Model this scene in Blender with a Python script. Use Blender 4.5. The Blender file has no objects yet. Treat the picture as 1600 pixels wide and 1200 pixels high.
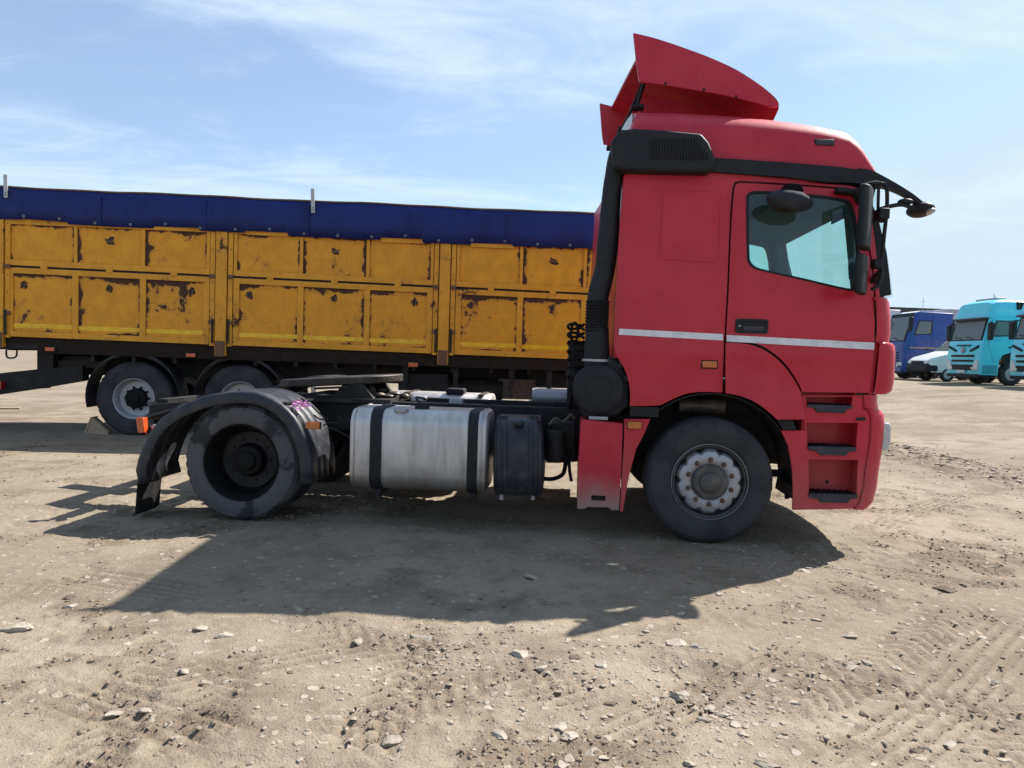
import bpy, bmesh, math, random
import numpy as np
from mathutils import Vector, Matrix, geometry
random.seed(7)
R = math.radians
scene = bpy.context.scene
col = scene.collection

# ------------------------------------------------------------------ camera
F = 1130.0                                   # focal length in pixels of a 1600 x 1200 frame
PITCH, ROLL, EYE = R(2.28), R(1.8), 1.437
cam_d = bpy.data.cameras.new('camera')
cam = bpy.data.objects.new('camera', cam_d); col.objects.link(cam)
RC = Matrix.Rotation(math.pi / 2 - PITCH, 3, 'X') @ Matrix.Rotation(ROLL, 3, 'Z')
cam.matrix_world = Matrix.Translation((0, 0, EYE)) @ RC.to_4x4()
cam_d.sensor_fit = 'HORIZONTAL'; cam_d.sensor_width = 36.0
cam_d.lens = 36.0 * F / 1600.0
cam_d.clip_start = 0.05; cam_d.clip_end = 6000
scene.camera = cam
scene.render.resolution_x, scene.render.resolution_y = 1024, 768

# ------------------------------------------------------------------ light
SUN_DIR = Vector((0.778, 0.558, 1.0)).normalized()        # towards the sun
SUN_EL = math.asin(SUN_DIR.z)
SUN_AZ = math.atan2(SUN_DIR.x, SUN_DIR.y)
SKY_STRENGTH, SUN_STRENGTH = 0.092, 5.0
world = bpy.data.worlds.new('World'); scene.world = world; world.use_nodes = True
wn, wl = world.node_tree.nodes, world.node_tree.links
wn.clear()
w_out = wn.new('ShaderNodeOutputWorld'); w_bg = wn.new('ShaderNodeBackground')
sky = wn.new('ShaderNodeTexSky'); sky.sky_type = 'NISHITA'; sky.sun_disc = False
sky.sun_elevation = SUN_EL; sky.sun_rotation = SUN_AZ
sky.air_density = 1.0; sky.dust_density = 0.5; sky.ozone_density = 3.0; sky.altitude = 300
w_bg.inputs['Strength'].default_value = SKY_STRENGTH
# thin high cirrus: noise over the flat cloud layer that a direction meets
tc = wn.new('ShaderNodeTexCoord'); sep = wn.new('ShaderNodeSeparateXYZ')
wl.new(tc.outputs['Generated'], sep.inputs[0])
def wmath(op, a, b=None, c=None):
    n = wn.new('ShaderNodeMath'); n.operation = op
    for i, q in enumerate((a, b, c)):
        if q is None: continue
        if isinstance(q, (int, float)): n.inputs[i].default_value = q
        else: wl.new(q, n.inputs[i])
    return n.outputs[0]
zz = wmath('ADD', wmath('MAXIMUM', sep.outputs['Z'], 0.0), 0.16)
cxn = wmath('DIVIDE', sep.outputs['X'], zz); cyn = wmath('DIVIDE', sep.outputs['Y'], zz)
comb = wn.new('ShaderNodeCombineXYZ'); wl.new(cxn, comb.inputs[0]); wl.new(cyn, comb.inputs[1])
mp = wn.new('ShaderNodeMapping'); mp.inputs['Rotation'].default_value = (0, 0, R(-58)); mp.inputs['Scale'].default_value = (0.50, 1.0, 1)
mp.inputs['Location'].default_value = (1.3, 0.62, 0)
wl.new(comb.outputs[0], mp.inputs[0])
def wnoise(scale, detail, rough, dist):
    n = wn.new('ShaderNodeTexNoise'); n.inputs['Scale'].default_value = scale; n.inputs['Detail'].default_value = detail
    n.inputs['Roughness'].default_value = rough; n.inputs['Distortion'].default_value = dist
    wl.new(mp.outputs[0], n.inputs['Vector']); return n.outputs['Fac']
c1 = wnoise(0.95, 8, 0.56, 0.9); c2 = wnoise(3.1, 9, 0.62, 1.6)
cs = wmath('ADD', wmath('MULTIPLY', c1, 0.72), wmath('MULTIPLY', c2, 0.28))
ramp = wn.new('ShaderNodeMapRange'); ramp.interpolation_type = 'SMOOTHSTEP'
ramp.inputs['From Min'].default_value = 0.45; ramp.inputs['From Max'].default_value = 0.65
wl.new(cs, ramp.inputs['Value'])
fade = wn.new('ShaderNodeMapRange'); fade.inputs['From Min'].default_value = 0.02; fade.inputs['From Max'].default_value = 0.2
wl.new(sep.outputs['Z'], fade.inputs['Value'])
cf = wmath('ADD', wmath('MULTIPLY', wmath('MULTIPLY', ramp.outputs[0], fade.outputs[0]), 0.66), 0.24)   # streaks over a thin even veil
mixc = wn.new('ShaderNodeMix'); mixc.data_type = 'RGBA'
cap = wn.new('ShaderNodeVectorMath'); cap.operation = 'MINIMUM'; wl.new(sky.outputs[0], cap.inputs[0]); cap.inputs[1].default_value = (3.8, 4.65, 5.5)   # hazy air never outshines this
wl.new(cf, mixc.inputs['Factor']); wl.new(cap.outputs[0], mixc.inputs[6]); mixc.inputs[7].default_value = (4.5, 5.5, 6.5, 1)
wl.new(mixc.outputs[2], w_bg.inputs['Color']); wl.new(w_bg.outputs[0], w_out.inputs['Surface'])

sun_d = bpy.data.lights.new('sun', 'SUN'); sun_d.energy = SUN_STRENGTH; sun_d.angle = R(0.53); sun_d.color = (1.0, 0.95, 0.88)
sun = bpy.data.objects.new('sun', sun_d); col.objects.link(sun)
sun.rotation_euler = SUN_DIR.to_track_quat('Z', 'Y').to_euler(); sun.location = SUN_DIR * 60

cy = scene.cycles; cy.max_bounces = 8; cy.diffuse_bounces = 3; cy.glossy_bounces = 3; cy.transmission_bounces = 4; cy.transparent_max_bounces = 12; cy.use_adaptive_sampling = True; cy.adaptive_threshold = 0.02; cy.caustics_reflective = False; cy.caustics_refractive = False
vs = scene.view_settings
vs.view_transform = 'Standard'; vs.look = 'None'; vs.exposure = 0.92; vs.gamma = 1.0; vs.use_curve_mapping = False

# ------------------------------------------------------------------ pixel to place
CAMP = Vector((0, 0, EYE))
def ray(px, py):
    return RC @ Vector(((px - 800) / F, (600 - py) / F, -1.0))
def gnd(px, py, z=0.0):
    d = ray(px, py); return CAMP + d * ((z - EYE) / d.z)
class Frame:
    """a vertical plane along a vehicle's near side: x forward, y away from us, z up"""
    def __init__(s, o, yaw):
        s.o = Vector(o); s.yaw = yaw
        s.e = Vector((math.cos(yaw), math.sin(yaw), 0)); s.n = Vector((-math.sin(yaw), math.cos(yaw), 0))
    def __call__(s, px, py, v=0.0):
        d = ray(px, py); P = CAMP + d * ((s.o + s.n * v - CAMP).dot(s.n) / d.dot(s.n))
        return ((P - s.o).dot(s.e), P.z)
_a, _b = gnd(375, 815), gnd(1105, 851)
T = Frame(_b, math.atan2(_b.y - _a.y, _b.x - _a.x))        # red tractor, origin under its near front wheel
Q = Frame(gnd(205, 681), R(4.0))                            # yellow trailer, origin under its near wheel
def tp(pts, v=0.0, fr=T): return [fr(x, y, v) for x, y in pts]
def soft(pts, it=2, lim=38):
    '''round the gentle bends of an outline, keep its sharp corners'''
    for _ in range(it):
        out, n = [], len(pts)
        for i in range(n):
            a, b, c = Vector(pts[i - 1]), Vector(pts[i]), Vector(pts[(i + 1) % n]); d1, d2 = b - a, c - b
            if d1.length < 1e-6 or d2.length < 1e-6 or math.degrees(d1.angle(d2)) > lim or math.degrees(d1.angle(d2)) < 1.5: out.append(tuple(b))
            else:
                k1, k2 = min(.25 * d1.length, .12), min(.25 * d2.length, .12); out += [tuple(b - d1.normalized() * k1), tuple(b + d2.normalized() * k2)]
        pts = out
    return pts

# ------------------------------------------------------------------ materials
MATS = {}
class NT:
    def __init__(s, name):
        s.m = bpy.data.materials.new(name); s.m.use_nodes = True
        s.n = s.m.node_tree.nodes; s.l = s.m.node_tree.links
        s.b = s.n['Principled BSDF']; s.tc = s.n.new('ShaderNodeTexCoord')
    def put(s, sock, val):
        if isinstance(val, (int, float)): sock.default_value = val
        elif isinstance(val, tuple): sock.default_value = val if len(val) == 4 or sock.type != 'RGBA' else val + (1,)
        else: s.l.new(val, sock)
    def noise(s, scale, detail=4, rough=0.55, dist=0.0, vec=None, sc=None, out='Fac'):
        n = s.n.new('ShaderNodeTexNoise')
        for k, q in (('Scale', scale), ('Detail', detail), ('Roughness', rough), ('Distortion', dist)): n.inputs[k].default_value = q
        v = vec or s.tc.outputs['Object']
        if sc:
            mpn = s.n.new('ShaderNodeMapping'); mpn.inputs['Scale'].default_value = sc; s.l.new(v, mpn.inputs[0]); v = mpn.outputs[0]
        s.l.new(v, n.inputs['Vector']); return n.outputs[out]
    def vor(s, scale, feature='F1', out='Distance', rnd=1.0, vec=None):
        n = s.n.new('ShaderNodeTexVoronoi'); n.feature = feature; n.inputs['Scale'].default_value = scale; n.inputs['Randomness'].default_value = rnd
        s.l.new(vec or s.tc.outputs['Object'], n.inputs['Vector']); return n.outputs[out]
    def rng(s, v, a, b, c=0.0, d=1.0, smooth=True):
        n = s.n.new('ShaderNodeMapRange'); n.interpolation_type = 'SMOOTHSTEP' if smooth else 'LINEAR'
        s.l.new(v, n.inputs['Value'])
        for k, q in (('From Min', a), ('From Max', b), ('To Min', c), ('To Max', d)): n.inputs[k].default_value = q
        return n.outputs[0]
    def math(s, op, a, b=0.0):
        n = s.n.new('ShaderNodeMath'); n.operation = op; s.put(n.inputs[0], a); s.put(n.inputs[1], b); return n.outputs[0]
    def mix(s, f, a, b, mode='MIX'):
        n = s.n.new('ShaderNodeMix'); n.data_type = 'RGBA'; n.blend_type = mode
        s.put(n.inputs['Factor'], f); s.put(n.inputs[6], a); s.put(n.inputs[7], b); return n.outputs[2]
    def sepz(s, out='Z', src='Object'):
        n = s.n.new('ShaderNodeSeparateXYZ'); s.l.new(s.tc.outputs[src], n.inputs[0]); return n.outputs[out]
    def set(s, **kw):
        for k, q in kw.items():
            s.put(s.b.inputs[{'color': 'Base Color', 'rough': 'Roughness', 'metal': 'Metallic', 'coat': 'Coat Weight', 'coatr': 'Coat Roughness',
                              'spec': 'Specular IOR Level', 'trans': 'Transmission Weight', 'alpha': 'Alpha', 'emit': 'Emission Color',
                              'emits': 'Emission Strength', 'normal': 'Normal', 'sheen': 'Sheen Weight'}[k]], q)
        return s
    def bump(s, h, strength=0.3, dist=0.01, normal=None):
        n = s.n.new('ShaderNodeBump'); n.inputs['Strength'].default_value = strength; n.inputs['Distance'].default_value = dist
        s.l.new(h, n.inputs['Height'])
        if normal is not None: s.l.new(normal, n.inputs['Normal'])
        return n.outputs[0]
    def bevel(s, r=0.006):
        n = s.n.new('ShaderNodeBevel'); n.samples = 2; n.inputs['Radius'].default_value = r; return n.outputs[0]

def mat_paint(name, c, rough=0.32, dust=0.25, coat=0.35, bev=0.007, fade=0.05, low=None):
    k = NT(name)
    a = k.noise(3.0, 5, 0.6); b2 = k.noise(22, 4, 0.6, sc=(1, 1, 0.35))
    c2 = tuple(min(1, q * (1 + fade) + 0.01) for q in c); c1 = tuple(q * (1 - fade) for q in c)
    base = k.mix(k.rng(a, 0.3, 0.7), c1, c2)
    d = k.math('MULTIPLY', k.rng(b2, 0.45, 0.8), dust)
    if low:
        d = k.math('MAXIMUM', d, k.math('MULTIPLY', k.rng(k.math('ADD', k.sepz(), k.math('MULTIPLY', a, -0.5)), low[1] - 0.25, low[0] - 0.25, 0, 1), low[2]))
    scuff = k.math('MULTIPLY', k.rng(k.noise(2.4, 6, 0.7, 0.2, sc=(0.7, 1, 7.0)), 0.60, 0.74), 0.28)
    base = k.mix(scuff, base, tuple(q * 0.45 + 0.02 for q in c))
    base = k.mix(d, base, (0.27, 0.235, 0.19))
    rg = k.rng(k.math('ADD', b2, d), 0.3, 1.2, rough, rough + 0.3)
    wav = k.bump(k.noise(2.2, 2, 0.5), 0.09, 0.02, k.bevel(bev))
    k.set(color=base, rough=rg, coat=coat, coatr=0.16, normal=wav, spec=0.28); MATS[name] = k.m; return k.m
def mat_plain(name, c, rough=0.6, metal=0.0, dust=0.3, scale=9, bev=0.004, bump=0.1, dcol=(0.24, 0.21, 0.175), spec=0.5):
    k = NT(name)
    n1 = k.noise(scale, 6, 0.62); n2 = k.noise(scale * 5, 4, 0.6)
    base = k.mix(k.rng(n1, 0.3, 0.75), tuple(q * 0.8 for q in c), tuple(min(1, q * 1.18) for q in c))
    base = k.mix(k.math('MULTIPLY', k.rng(n1, 0.42, 0.8), dust), base, dcol)
    nb = k.bump(n2, bump, 0.004, k.bevel(bev) if bev else None)
    k.set(color=base, rough=k.rng(n1, 0.25, 0.8, rough - 0.06, min(1, rough + 0.16)), metal=metal, normal=nb, spec=spec); MATS[name] = k.m; return k.m

RED = mat_paint('red_paint', (0.50, 0.010, 0.030), rough=0.36, dust=0.04, low=(0.40, 0.9, 0.22), coat=0.22)
RED_DIRTY = mat_paint('dirty_red_paint', (0.50, 0.014, 0.040), rough=0.45, dust=0.08, low=(0.16, 0.62, 0.85), coat=0.15)
RED_ROOF = mat_paint('faded_red_roof', (0.48, 0.018, 0.042), rough=0.46, dust=0.06, coat=0.12)
BLACK = mat_plain('black_plastic', (0.011, 0.012, 0.015), 0.6, dust=0.06, spec=0.32)
MATTE = mat_plain('matte_black_plastic', (0.009, 0.009, 0.011), 0.9, dust=0.04, spec=0.15)
RUBBER = mat_plain('rubber', (0.010, 0.010, 0.011), 0.85, dust=0.1, scale=14, spec=0.25)
GUARD = mat_plain('mudguard_plastic', (0.020, 0.023, 0.030), 0.45, dust=0.16, scale=7, spec=0.4)
CHASSIS = mat_plain('chassis_steel', (0.011, 0.011, 0.012), 0.65, dust=0.14, scale=6, spec=0.35)
GREASE = mat_plain('greasy_steel', (0.075, 0.058, 0.045), 0.45, metal=0.3, dust=0.45, scale=12)
WHITE = mat_plain('white_tape', (0.72, 0.72, 0.72), 0.5, dust=0.1, bev=0)
STEEL = mat_plain('worn_steel', (0.40, 0.40, 0.42), 0.5, metal=0.6, dust=0.4, scale=16)
RUSTY = mat_plain('rusty_steel', (0.17, 0.085, 0.05), 0.75, metal=0.2, dust=0.25, scale=20)
GREYPL = mat_plain('dark_interior', (0.045, 0.048, 0.055), 0.7, dust=0.05)
LINER = mat_plain('headliner', (0.075, 0.085, 0.1), 0.8, dust=0.0)
GALV = mat_plain('galvanised_steel', (0.5, 0.5, 0.5), 0.5, metal=0.6, dust=0.2)
PINK = mat_plain('pink_cloth', (0.92, 0.45, 0.72), 0.8, dust=0.0, bev=0)
WOOD = mat_plain('weathered_wood', (0.36, 0.27, 0.18), 0.8, dust=0.2, scale=18)

def mat_tank():
    k = NT('brushed_aluminium')
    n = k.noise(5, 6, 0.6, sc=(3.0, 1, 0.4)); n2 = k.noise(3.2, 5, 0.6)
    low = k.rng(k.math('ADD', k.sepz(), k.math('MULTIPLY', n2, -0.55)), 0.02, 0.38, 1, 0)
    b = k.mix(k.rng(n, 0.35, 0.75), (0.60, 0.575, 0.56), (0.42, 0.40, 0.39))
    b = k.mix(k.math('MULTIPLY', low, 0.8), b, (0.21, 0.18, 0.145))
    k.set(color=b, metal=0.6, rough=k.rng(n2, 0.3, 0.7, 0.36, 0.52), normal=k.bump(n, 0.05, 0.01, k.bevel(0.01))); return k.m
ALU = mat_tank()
def mat_tyre(name, dusty):
    k = NT(name)
    n = k.noise(2.7, 5, 0.55, 0.3); n2 = k.noise(40, 3, 0.6)
    base = k.mix(k.rng(n, 0.4, 0.6), (0.026, 0.026, 0.029), (0.042, 0.041, 0.044))
    base = k.mix(k.math('MULTIPLY', k.rng(n, 0.45, 0.50), dusty), base, (0.105, 0.103, 0.106))
    k.set(color=base, rough=0.82, spec=0.3, normal=k.bump(n2, 0.25, 0.003)); return k.m
TYRE = mat_tyre('tyre_rubber', 0.06); TYRE_DUSTY = mat_tyre('dusty_tyre_rubber', 0.7)
def mat_glass(name, tint, rough=0.02, spec=1.0, film_sheen=0.0):
    k = NT(name); k.n.remove(k.b)
    o = k.n['Material Output']; tr = k.n.new('ShaderNodeBsdfTransparent'); tr.inputs[0].default_value = tint + (1,)
    gl = k.n.new('ShaderNodeBsdfGlossy'); gl.inputs['Roughness'].default_value = rough
    fr = k.n.new('ShaderNodeLayerWeight'); fr.inputs['Blend'].default_value = 0.5
    mx = k.n.new('ShaderNodeMixShader'); f = k.math('MULTIPLY', k.math('ADD', k.math('MULTIPLY', k.math('POWER', fr.outputs['Facing'], 5.0), 0.9), 0.035), spec)
    k.l.new(f, mx.inputs[0]); k.l.new(tr.outputs[0], mx.inputs[1]); k.l.new(gl.outputs[0], mx.inputs[2])
    last = mx
    if film_sheen:
        df = k.n.new('ShaderNodeBsdfDiffuse'); df.inputs[0].default_value = (0.45, 0.5, 0.5, 1)
        m2 = k.n.new('ShaderNodeMixShader'); m2.inputs[0].default_value = film_sheen
        k.l.new(mx.outputs[0], m2.inputs[1]); k.l.new(df.outputs[0], m2.inputs[2]); last = m2
    k.l.new(last.outputs[0], o.inputs[0]); return k.m
GLASS = mat_glass('green_tinted_glass', (0.76, 0.93, 0.90), film_sheen=0.03)
WSCREEN = mat_glass('windscreen_glass', (0.80, 0.95, 0.93), film_sheen=0.04)
SHADE = mat_glass('blue_sunband_glass', (0.12, 0.42, 0.75))
DARKGLASS = mat_glass('dim_cab_glass', (0.16, 0.22, 0.23), film_sheen=0.30, spec=1.6)  # pale diffuse share paints the sky's reflection into the panes
def mat_lamp(name, c, rough=0.2):
    k = NT(name); w = k.vor(90, out='Distance')
    k.set(color=k.mix(k.rng(w, 0, 0.6), c, tuple(q * 0.6 for q in c)), rough=rough, coat=0.8, normal=k.bump(w, 0.2, 0.003)); return k.m
AMBER = mat_lamp('amber_lens', (0.80, 0.17, 0.015)); ORANGE = mat_lamp('orange_reflector', (0.85, 0.13, 0.03)); CLEAR = mat_lamp('clear_lens', (0.72, 0.74, 0.74), 0.12)
REDLENS = mat_lamp('red_lens', (0.5, 0.02, 0.02))

def mat_board(name, seed, paint=(0.76, 0.330, 0.020), amount=0.0, edges=1.0):
    """chipped yellow paint over rust; Generated coordinates give each panel its own edges"""
    k = NT(name)
    ob = k.n.new('ShaderNodeObjectInfo'); off = k.n.new('ShaderNodeVectorMath'); off.operation = 'ADD'
    k.l.new(k.tc.outputs['Object'], off.inputs[0])
    cmb = k.n.new('ShaderNodeCombineXYZ'); k.l.new(k.math('MULTIPLY', ob.outputs['Random'], 37.0), cmb.inputs[0]); cmb.inputs[2].default_value = seed
    k.l.new(cmb.outputs[0], off.inputs[1]); vec = off.outputs[0]
    big = k.noise(3.4, 7, 0.66, 0.35, vec=vec); fine = k.noise(13, 7, 0.7, 0.2, vec=vec)
    gx, gz = k.sepz('X', 'Generated'), k.sepz('Z', 'Generated')
    ex = k.math('MINIMUM', gx, k.math('SUBTRACT', 1.0, gx)); top = k.math('SUBTRACT', 1.0, gz)
    edge = k.math('MAXIMUM', k.rng(ex, 0.0, 0.12, 0.2, 0), k.math('MAXIMUM', k.rng(top, 0.02, 0.20, 0.26, 0), k.rng(gz, 0.0, 0.1, 0.17, 0)))
    m = k.math('ADD', k.math('ADD', k.math('MULTIPLY', big, 0.72), k.math('MULTIPLY', fine, 0.28)), k.math('ADD', k.math('MULTIPLY', edge, edges), amount))
    run = k.noise(1.1, 3, 0.5, vec=vec)
    m = k.math('ADD', m, k.math('MULTIPLY', k.math('SUBTRACT', k.rng(run, 0.35, 0.62), 0.62), 0.16))
    rust = k.rng(m, 0.655, 0.672)
    stain = k.math('MULTIPLY', k.rng(k.noise(5.0, 6, 0.65, 0.2, vec=vec, sc=(5, 1, 0.5)), 0.5, 0.8), 0.3)
    pc = k.mix(k.rng(big, 0.3, 0.7), tuple(q * 0.86 for q in paint), tuple(q * 1.1 for q in paint))
    pc = k.mix(stain, pc, (0.24, 0.12, 0.03))
    pc = k.mix(k.rng(m, 0.56, 0.66, 0, 0.45), pc, (0.30, 0.13, 0.03))
    rc = k.mix(k.rng(fine, 0.3, 0.7), (0.045, 0.022, 0.016), (0.105, 0.046, 0.028))
    ridge = k.n.new('ShaderNodeTexWave'); ridge.bands_direction = 'Z'; ridge.inputs['Scale'].default_value = 1.9; k.l.new(k.tc.outputs['Object'], ridge.inputs['Vector'])
    rl = k.rng(ridge.outputs['Fac'], 0.0, 0.07, 0, 1)
    h = k.math('ADD', k.math('MULTIPLY', rust, -0.35), k.math('ADD', k.math('MULTIPLY', rl, 0.35), k.math('MULTIPLY', fine, 0.08)))
    k.set(color=k.mix(rust, pc, rc), spec=0.3, rough=k.rng(rust, 0, 1, 0.5, 0.9), normal=k.bump(h, 0.4, 0.006, k.bevel(0.005)))
    return k.m
YEL = mat_board('yellow_board', 3.0, amount=0.01); YEL_LOW = mat_board('yellow_board_chipped', 11.0, amount=0.032)
YEL_FRAME = mat_board('yellow_frame', 23.0, paint=(0.74, 0.335, 0.024), amount=0.015, edges=0.12)
TAPE = mat_plain('yellow_tape', (0.95, 0.52, 0.01), 0.3, dust=0.05, bev=0)
def mat_tarp():
    k = NT('blue_tarpaulin'); n = k.noise(2.5, 5, 0.6, 0.3, sc=(1, 1, 0.6)); n2 = k.noise(60, 2)
    k.set(color=k.mix(k.rng(n, 0.3, 0.7), (0.005, 0.012, 0.100), (0.009, 0.020, 0.145)), rough=0.55, spec=0.3, normal=k.bump(k.math('ADD', n, k.math('MULTIPLY', n2, 0.03)), 0.5, 0.05)); return k.m
TARP = mat_tarp()

# ------------------------------------------------------------------ mesh helpers
def tag(o, label=None, cat=None, group=None, kind=None):
    for k, q in (('label', label), ('category', cat), ('group', group), ('kind', kind)):
        if q: o[k] = q
    return o
def empty(name, loc=(0, 0, 0), rz=0.0, parent=None):
    o = bpy.data.objects.new(name, None); col.objects.link(o); o.location = loc; o.rotation_euler = (0, 0, rz); o.parent = parent
    o.empty_display_size = 0.2; return o
def copy_tree(o, parent=None):
    c = o.copy(); col.objects.link(c); c.parent = parent
    for ch in list(o.children): copy_tree(ch, c)
    return c
def lerp(a, b, t): return a + (b - a) * t
def interp(x, xs, ys): return float(np.interp(x, xs, ys))

class MB:
    def __init__(s): s.v, s.f = [], []
    def add(s, vs_, fs):
        o = len(s.v); s.v += [tuple(p) for p in vs_]; s.f += [tuple(i + o for i in f) for f in fs]; return s
    def box(s, x0, x1, y0, y1, z0, z1):
        return s.add([(x0, y0, z0), (x1, y0, z0), (x1, y1, z0), (x0, y1, z0), (x0, y0, z1), (x1, y0, z1), (x1, y1, z1), (x0, y1, z1)],
                     [(0, 3, 2, 1), (4, 5, 6, 7), (0, 1, 5, 4), (1, 2, 6, 5), (2, 3, 7, 6), (3, 0, 4, 7)])
    def prism(s, poly, y0, y1, axis='y'):
        n = len(poly)
        def put(p, y): return (p[0], y, p[1]) if axis == 'y' else ((y, p[0], p[1]) if axis == 'x' else (p[0], p[1], y))
        return s.add([put(p, y0) for p in poly] + [put(p, y1) for p in poly],
                     [tuple(range(n)), tuple(range(2 * n - 1, n - 1, -1))] + [(i, (i + 1) % n, n + (i + 1) % n, n + i) for i in range(n)])
    def bar(s, p, q, w, h, up=(0, 0, 1)):
        p, q = Vector(p), Vector(q); d = (q - p).normalized(); a = d.cross(Vector(up))
        if a.length < 1e-4: a = d.cross(Vector((1, 0, 0)))
        a.normalize(); b = a.cross(d); a *= w / 2; b *= h / 2
        return s.add([p - a - b, p + a - b, p + a + b, p - a + b, q - a - b, q + a - b, q + a + b, q - a + b],
                     [(0, 3, 2, 1), (4, 5, 6, 7), (0, 1, 5, 4), (1, 2, 6, 5), (2, 3, 7, 6), (3, 0, 4, 7)])
    def tube(s, pts, r, seg=10, sub=1):
        pts = [Vector(p) for p in pts]
        rs = list(r) if isinstance(r, (list, tuple)) else [r] * len(pts)
        if sub > 1:
            P2, R2 = [], []
            for i in range(len(pts) - 1):
                p0, p1, p2, p3 = pts[max(i - 1, 0)], pts[i], pts[i + 1], pts[min(i + 2, len(pts) - 1)]
                for j in range(sub):
                    t = j / sub
                    P2.append(0.5 * ((2 * p1) + (p2 - p0) * t + (2 * p0 - 5 * p1 + 4 * p2 - p3) * t * t + (3 * p1 - p0 - 3 * p2 + p3) * t ** 3)); R2.append(lerp(rs[i], rs[i + 1], t))
            P2.append(pts[-1]); R2.append(rs[-1]); pts, rs = P2, R2
        vs_, fs = [], []; a = None
        for i, p in enumerate(pts):
            d = (pts[min(i + 1, len(pts) - 1)] - pts[max(i - 1, 0)]).normalized()
            if a is None:
                a = d.cross(Vector((0, 0, 1)));  a = a if a.length > 1e-3 else d.cross(Vector((1, 0, 0)))
            a = (a - d * a.dot(d)).normalized(); b = d.cross(a)
            for j in range(seg):
                t = 2 * math.pi * j / seg; vs_.append(p + (a * math.cos(t) + b * math.sin(t)) * rs[i])
        for i in range(len(pts) - 1):
            for j in range(seg):
                fs.append((i * seg + j, i * seg + (j + 1) % seg, (i + 1) * seg + (j + 1) % seg, (i + 1) * seg + j))
        fs.append(tuple(range(seg))); fs.append(tuple((len(pts) - 1) * seg + j for j in range(seg)))
        return s.add(vs_, fs)
    def lathe(s, prof, c=(0, 0, 0), seg=48, axis='y', closed=False):
        """prof: (along axis, radius)"""
        vs_, fs = [], []
        for y, r in prof:
            for j in range(seg):
                t = 2 * math.pi * j / seg; a, b = r * math.cos(t), r * math.sin(t)
                vs_.append((c[0] + a, c[1] + y, c[2] + b) if axis == 'y' else ((c[0] + y, c[1] + a, c[2] + b) if axis == 'x' else (c[0] + a, c[1] + b, c[2] + y)))
        m = len(prof)
        for i in range(m if closed else m - 1):
            for j in range(seg):
                k = (i + 1) % m
                fs.append((i * seg + j, i * seg + (j + 1) % seg, k * seg + (j + 1) % seg, k * seg + j))
        if not closed:
            fs.append(tuple(range(seg))); fs.append(tuple((m - 1) * seg + j for j in range(seg)))
        return s.add(vs_, fs)
    def notch(s, rad, depth=.007, every=3):
        '''cut tread blocks into the shoulders of the tyre just lathed'''
        out = []
        for x, y, z in s.v:
            r = math.hypot(x, z)
            if rad - .02 < r < rad - .001:
                k = int(round(math.atan2(z, x) / (2 * math.pi) * 120)) % every
                if k == 0: x *= (r - depth) / r; z *= (r - depth) / r
            out.append((x, y, z))
        s.v = out; return s
    def ball(s, c, r, nu=14, nv=9):
        vs_, fs = [], []
        for i in range(nv + 1):
            ph = math.pi * i / nv
            for j in range(nu):
                t = 2 * math.pi * j / nu
                vs_.append((c[0] + r[0] * math.sin(ph) * math.cos(t), c[1] + r[1] * math.sin(ph) * math.sin(t), c[2] + r[2] * math.cos(ph)))
        for i in range(nv):
            for j in range(nu): fs.append((i * nu + j, i * nu + (j + 1) % nu, (i + 1) * nu + (j + 1) % nu, (i + 1) * nu + j))
        return s.add(vs_, fs)
    def grid(s, rows, th=None, closed=False):
        """rows of points joined into a sheet; th is an offset vector for a second skin"""
        n, m = len(rows), len(rows[0]); o = [p for r in rows for p in r]
        fs = [(i * m + j, i * m + j + 1, (i + 1) * m + j + 1, (i + 1) * m + j) for i in range(n - 1) for j in range(m - 1)]
        if th is None: return s.add(o, fs)
        k = n * m; back = [tuple(Vector(p) + Vector(th)) for p in o]
        rim = [i for i in range(m)] + [i * m + m - 1 for i in range(1, n)] + [(n - 1) * m + j for j in range(m - 2, -1, -1)] + [i * m for i in range(n - 2, 0, -1)]
        fs2 = fs + [tuple(k + q for q in reversed(f)) for f in fs] + [(rim[i], k + rim[i], k + rim[(i + 1) % len(rim)], rim[(i + 1) % len(rim)]) for i in range(len(rim))]
        return s.add(o + back, fs2)
    def build(s, name, mat, parent=None, bevel=0.0, smooth=True, ang=35, weld=True, seg=2):
        me = bpy.data.meshes.new(name); me.from_pydata(s.v, [], s.f)
        bm = bmesh.new(); bm.from_mesh(me)
        if weld: bmesh.ops.remove_doubles(bm, verts=bm.verts, dist=1e-5)
        bmesh.ops.recalc_face_normals(bm, faces=bm.faces)
        bm.to_mesh(me); bm.free()
        if smooth: me.shade_smooth(); me.set_sharp_from_angle(angle=R(ang))
        me.materials.append(mat)
        o = bpy.data.objects.new(name, me); col.objects.link(o); o.parent = parent
        if bevel:
            b = o.modifiers.new('bevel', 'BEVEL'); b.width = bevel; b.segments = seg; b.limit_method = 'ANGLE'; b.angle_limit = R(40); b.harden_normals = False
        return o

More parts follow.
